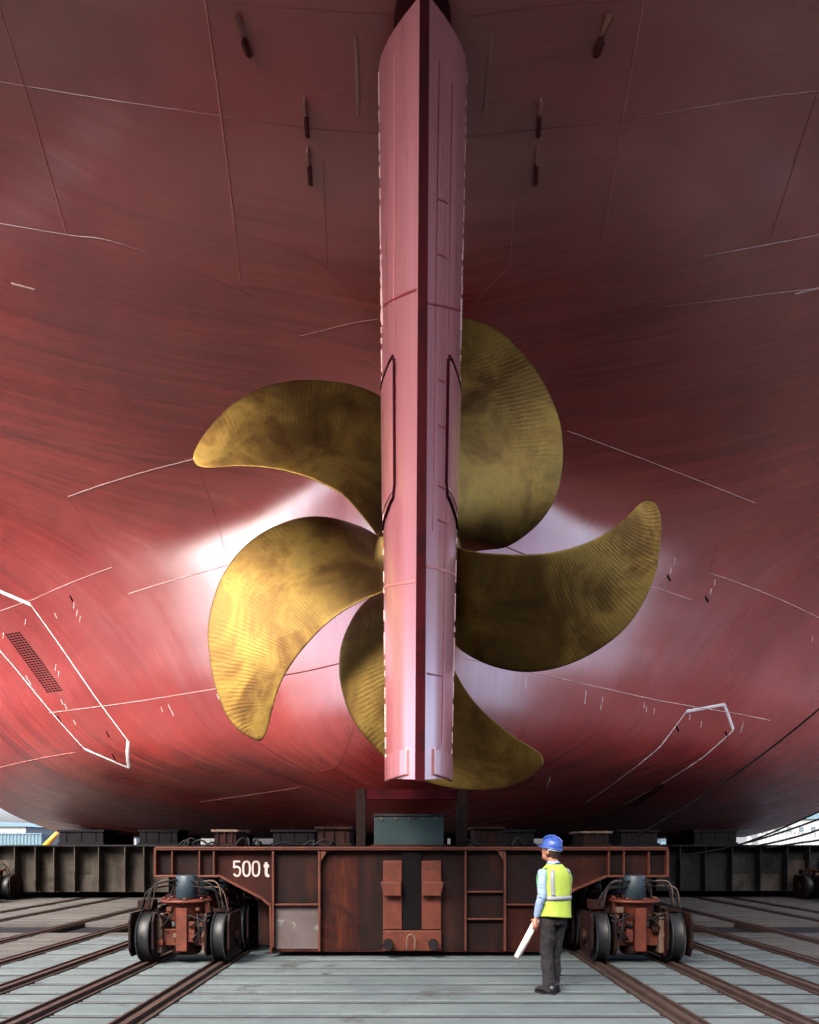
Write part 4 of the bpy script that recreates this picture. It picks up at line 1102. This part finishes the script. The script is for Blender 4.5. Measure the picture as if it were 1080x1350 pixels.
# shirt
b = BM()
loft(b, [((0, .0, .93), .165, .115), ((0, .0, 1.05), .160, .115), ((0, .0, 1.2), .172, .12), ((0, .0, 1.34), .182, .118), ((0, .0, 1.41), .158, .10), ((0, .005, 1.465), .095, .078), ((0, .015, 1.515), .066, .064), ((0, .022, 1.54), .070, .068)])
for S, E, W_2 in ((LS, LE_, LW), (RS, RE, RW)):
    limb(b, [S*.93+Vector((0, 0, .09)), S, S.lerp(E, .35), S.lerp(E, .75), E, E.lerp(W_2, .3), E.lerp(W_2, .7), W_2.lerp(E, .06)], [.045, .060, .060, .052, .049, .050, .043, .034])
for q_ in range(5):                                    # fold rolls on the sleeve
    c = LS.lerp(LE_, .45+.13*q_); ball(b, c+Vector((-.045, -.02, 0)), .018, 1, 1.2, .45)
sh = pobj('shirt', b, M['shirt'], .008, 3)
def folds(o, strength, size, stretch):
    tx = bpy.data.textures.new('folds', 'CLOUDS'); tx.noise_scale = size; tx.noise_depth = 2
    d = o.modifiers.new('folds', 'DISPLACE'); d.texture = tx; d.strength = strength; d.mid_level = .5; d.texture_coords = 'LOCAL'
folds(sh, .022, .08, 1)
b = BM(); limb(b, [(0-.055, -.03, 1.505), (0, -.052, 1.53), (.055, -.03, 1.505)], [.012, .017, .012], 8); limb(b, [(-.06, -.03, 1.5), (-.068, .03, 1.52), (-.04, .08, 1.49)], [.012, .014, .012], 8); limb(b, [(.06, -.03, 1.5), (.068, .03, 1.52), (.04, .08, 1.49)], [.012, .014, .012], 8); pobj('collar', b, M['shirt'])
# vest: shell slightly bigger than the shirt, sleeveless
def vest_ring(z):
    T_ = [(.895, .195, .155), (1.0, .192, .150), (1.12, .190, .147), (1.25, .200, .147), (1.34, .204, .143), (1.39, .192, .132), (1.44, .150, .110), (1.48, .100, .088), (1.50, .085, .080)]
    zs_ = [t[0] for t in T_]; return herm(zs_, [t[1] for t in T_], z), herm(zs_, [t[2] for t in T_], z)
def vp(a, z, off=0):
    rx_, ry_ = vest_ring(z); wv = 1+.03*math.sin(a*5+z*14)*max(0, (1.25-z)*2.2)+.10*(noise.noise(Vector((math.cos(a)*1.6, math.sin(a)*1.6, z*7)))+.5*noise.noise(Vector((math.cos(a)*4, math.sin(a)*4, z*13))))*.35
    ca, sa = math.cos(a), math.sin(a); pw = .82
    return Vector(((rx_*wv+off)*math.copysign(abs(ca)**pw, ca), (ry_*wv+off)*math.copysign(abs(sa)**pw, sa), z+(.012*math.sin(a*2+.5) if z < .95 else 0)))
b = BM(); n = 96; V = {}; zs_ = [.895+.01375*k for k in range(45)]
for j, z in enumerate(zs_):
    for k in range(n): V[k, j] = b.verts.new(vp(2*math.pi*k/n, z))
for j in range(len(zs_)-1):
    for k in range(n):
        a = 2*math.pi*(k+.5)/n; z = zs_[j]+.007
        armhole = abs(math.cos(a)) > .86 and 1.235 < z < 1.455 and ((abs(math.cos(a))-.86)/.14) > ((z-1.345)/.11)**2*.8
        if armhole: continue
        f = b.faces.new((V[k, j], V[(k+1) % n, j], V[(k+1) % n, j+1], V[k, j+1])); f.smooth = True
vest = pobj('vest', b, M['vest'])
sol = vest.modifiers.new('solid', 'SOLIDIFY'); sol.thickness = .010; sol.offset = 1
def band(path, wdt, mat, name, off=.0145):
    b = BM(); prev = None
    P = [vp(a, z, off) for a, z in path]
    for i, p in enumerate(P):
        t = (P[min(i+1, len(P)-1)]-P[max(i-1, 0)]).normalized(); o = Vector((p.x, p.y, 0)).normalized(); s = t.cross(o).normalized()*wdt/2
        r_ = [b.verts.new(p+s), b.verts.new(p-s)]
        if prev: b.faces.new((prev[0], prev[1], r_[1], r_[0])).smooth = True
        prev = r_
    o = pobj(name, b, M[mat]); m = o.modifiers.new('s', 'SOLIDIFY'); m.thickness = .003; return o
band([(2*math.pi*k/48, 1.115) for k in range(49)], .05, 'tape', 'reflective_band')
for a0 in (R(232), R(308)):
    for side_ in (0,): band([(a0, 1.14+.03*k) for k in range(11)], .045, 'tape', 'reflective_strap')
for s in (0, math.pi):                                 # dark green armhole binding
    pts = []
    for k in range(25):
        t = 2*math.pi*k/24; da = .52*math.cos(t); pts.append(vp(s+da, 1.345+.112*math.sin(t), .012))
    b = BM(); tube(b, pts, .007, 6); pobj('armhole_binding', b, M['trim'])
# trousers
b = BM()
loft(b, [((0, .0, .80), .165, .115), ((0, .0, .88), .172, .122), ((0, .0, .96), .165, .115), ((0, 0, 1.0), .16, .112)])
for H_, K_, A_ in ((LH, LK, LA), (RH, RK, RA)):
    limb(b, [H_+Vector((0, 0, -.02)), H_.lerp(K_, .3), H_.lerp(K_, .7), K_, K_.lerp(A_, .35), K_.lerp(A_, .75), A_+Vector((0, .01, -.01)), A_+Vector((0, .02, -.045))], [.092, .096, .084, .076, .076, .070, .070, .078])
    for q_ in range(7):
        c = K_.lerp(A_, .1+.13*q_) if q_ > 2 else H_.lerp(K_, .55+.15*q_)
        ball(b, c+Vector((rnd.uniform(-.05, .05), -.055, 0)), .022, 1.5, .8, .4)
tr = pobj('trousers', b, M['trousers'], .009, 2); folds(tr, .035, .09, 1)
for A_, yw in ((LA, 10), (RA, -6)):
    b = BM(); q = Matrix.Rotation(R(yw), 3, 'Z')
    for (y, w2, h, z0_) in (): pass
    rings_ = []
    for y, wv_, hh in ((-.085, .026, .035), (-.07, .036, .05), (-.02, .042, .055), (.04, .044, .045), (.10, .047, .036), (.155, .044, .028), (.19, .028, .018)):
        rings_.append((Vector((A_.x, A_.y, 0))+q @ Vector((0, y, hh*.98+.012)), wv_, hh, q @ Vector((0, 1, 0)), q @ Vector((1, 0, 0))))
    loft(b, rings_, 16)
    loft(b, [(Vector((A_.x, A_.y+.01, .05)), .045, .05), (Vector((A_.x, A_.y+.01, .11)), .04, .045)], 14)
    prism_pts = []
    sole = [q @ Vector((x_, y_, 0)) for x_, y_ in ((-.030, -.09), (.030, -.09), (.042, -.02), (.046, .06), (.048, .12), (.034, .185), (0, .2), (-.034, .185), (-.048, .12), (-.046, .06), (-.042, -.02))]
    lo = [b.verts.new((A_.x+p.x, A_.y+p.y, 0.0)) for p in sole]; hi = [b.verts.new((A_.x+p.x, A_.y+p.y, .022)) for p in sole]
    b.faces.new(lo[::-1]); b.faces.new(hi)
    for i in range(len(lo)): b.faces.new((lo[i], lo[(i+1) % len(lo)], hi[(i+1) % len(lo)], hi[i]))
    pobj('shoe', b, M['shoe'])
# rolled drawings held in his left hand
mw = Matrix.Translation(man.location) @ man.rotation_euler.to_matrix().to_4x4()
c0 = mw @ (pc-roll_dir*.15); c1 = mw @ (pc+roll_dir*.42)
b = BM(); d = (c1-c0).normalized(); u = d.cross(Vector((0, 1, 0))).normalized(); v = d.cross(u)
NS = 90; prev = None
for k in range(NS+1):
    t = k/NS*math.pi*2*2.6; r_ = RRL-.004-.011*k/NS; e = u*math.cos(t)+v*math.sin(t)
    off = .006*math.sin(k*.11)
    ring = [b.verts.new(c0+e*r_+d*(-off)), b.verts.new(c1+e*r_*1.05+d*off)]
    if prev: b.faces.new((prev[0], prev[1], ring[1], ring[0])).smooth = True
    prev = ring
o = obj('paper_roll', b, M['paper']); tag(o, 'white roll of drawings held in the left hand of the worker', 'paper roll')
sm_ = o.modifiers.new('s', 'SOLIDIFY'); sm_.thickness = .0015
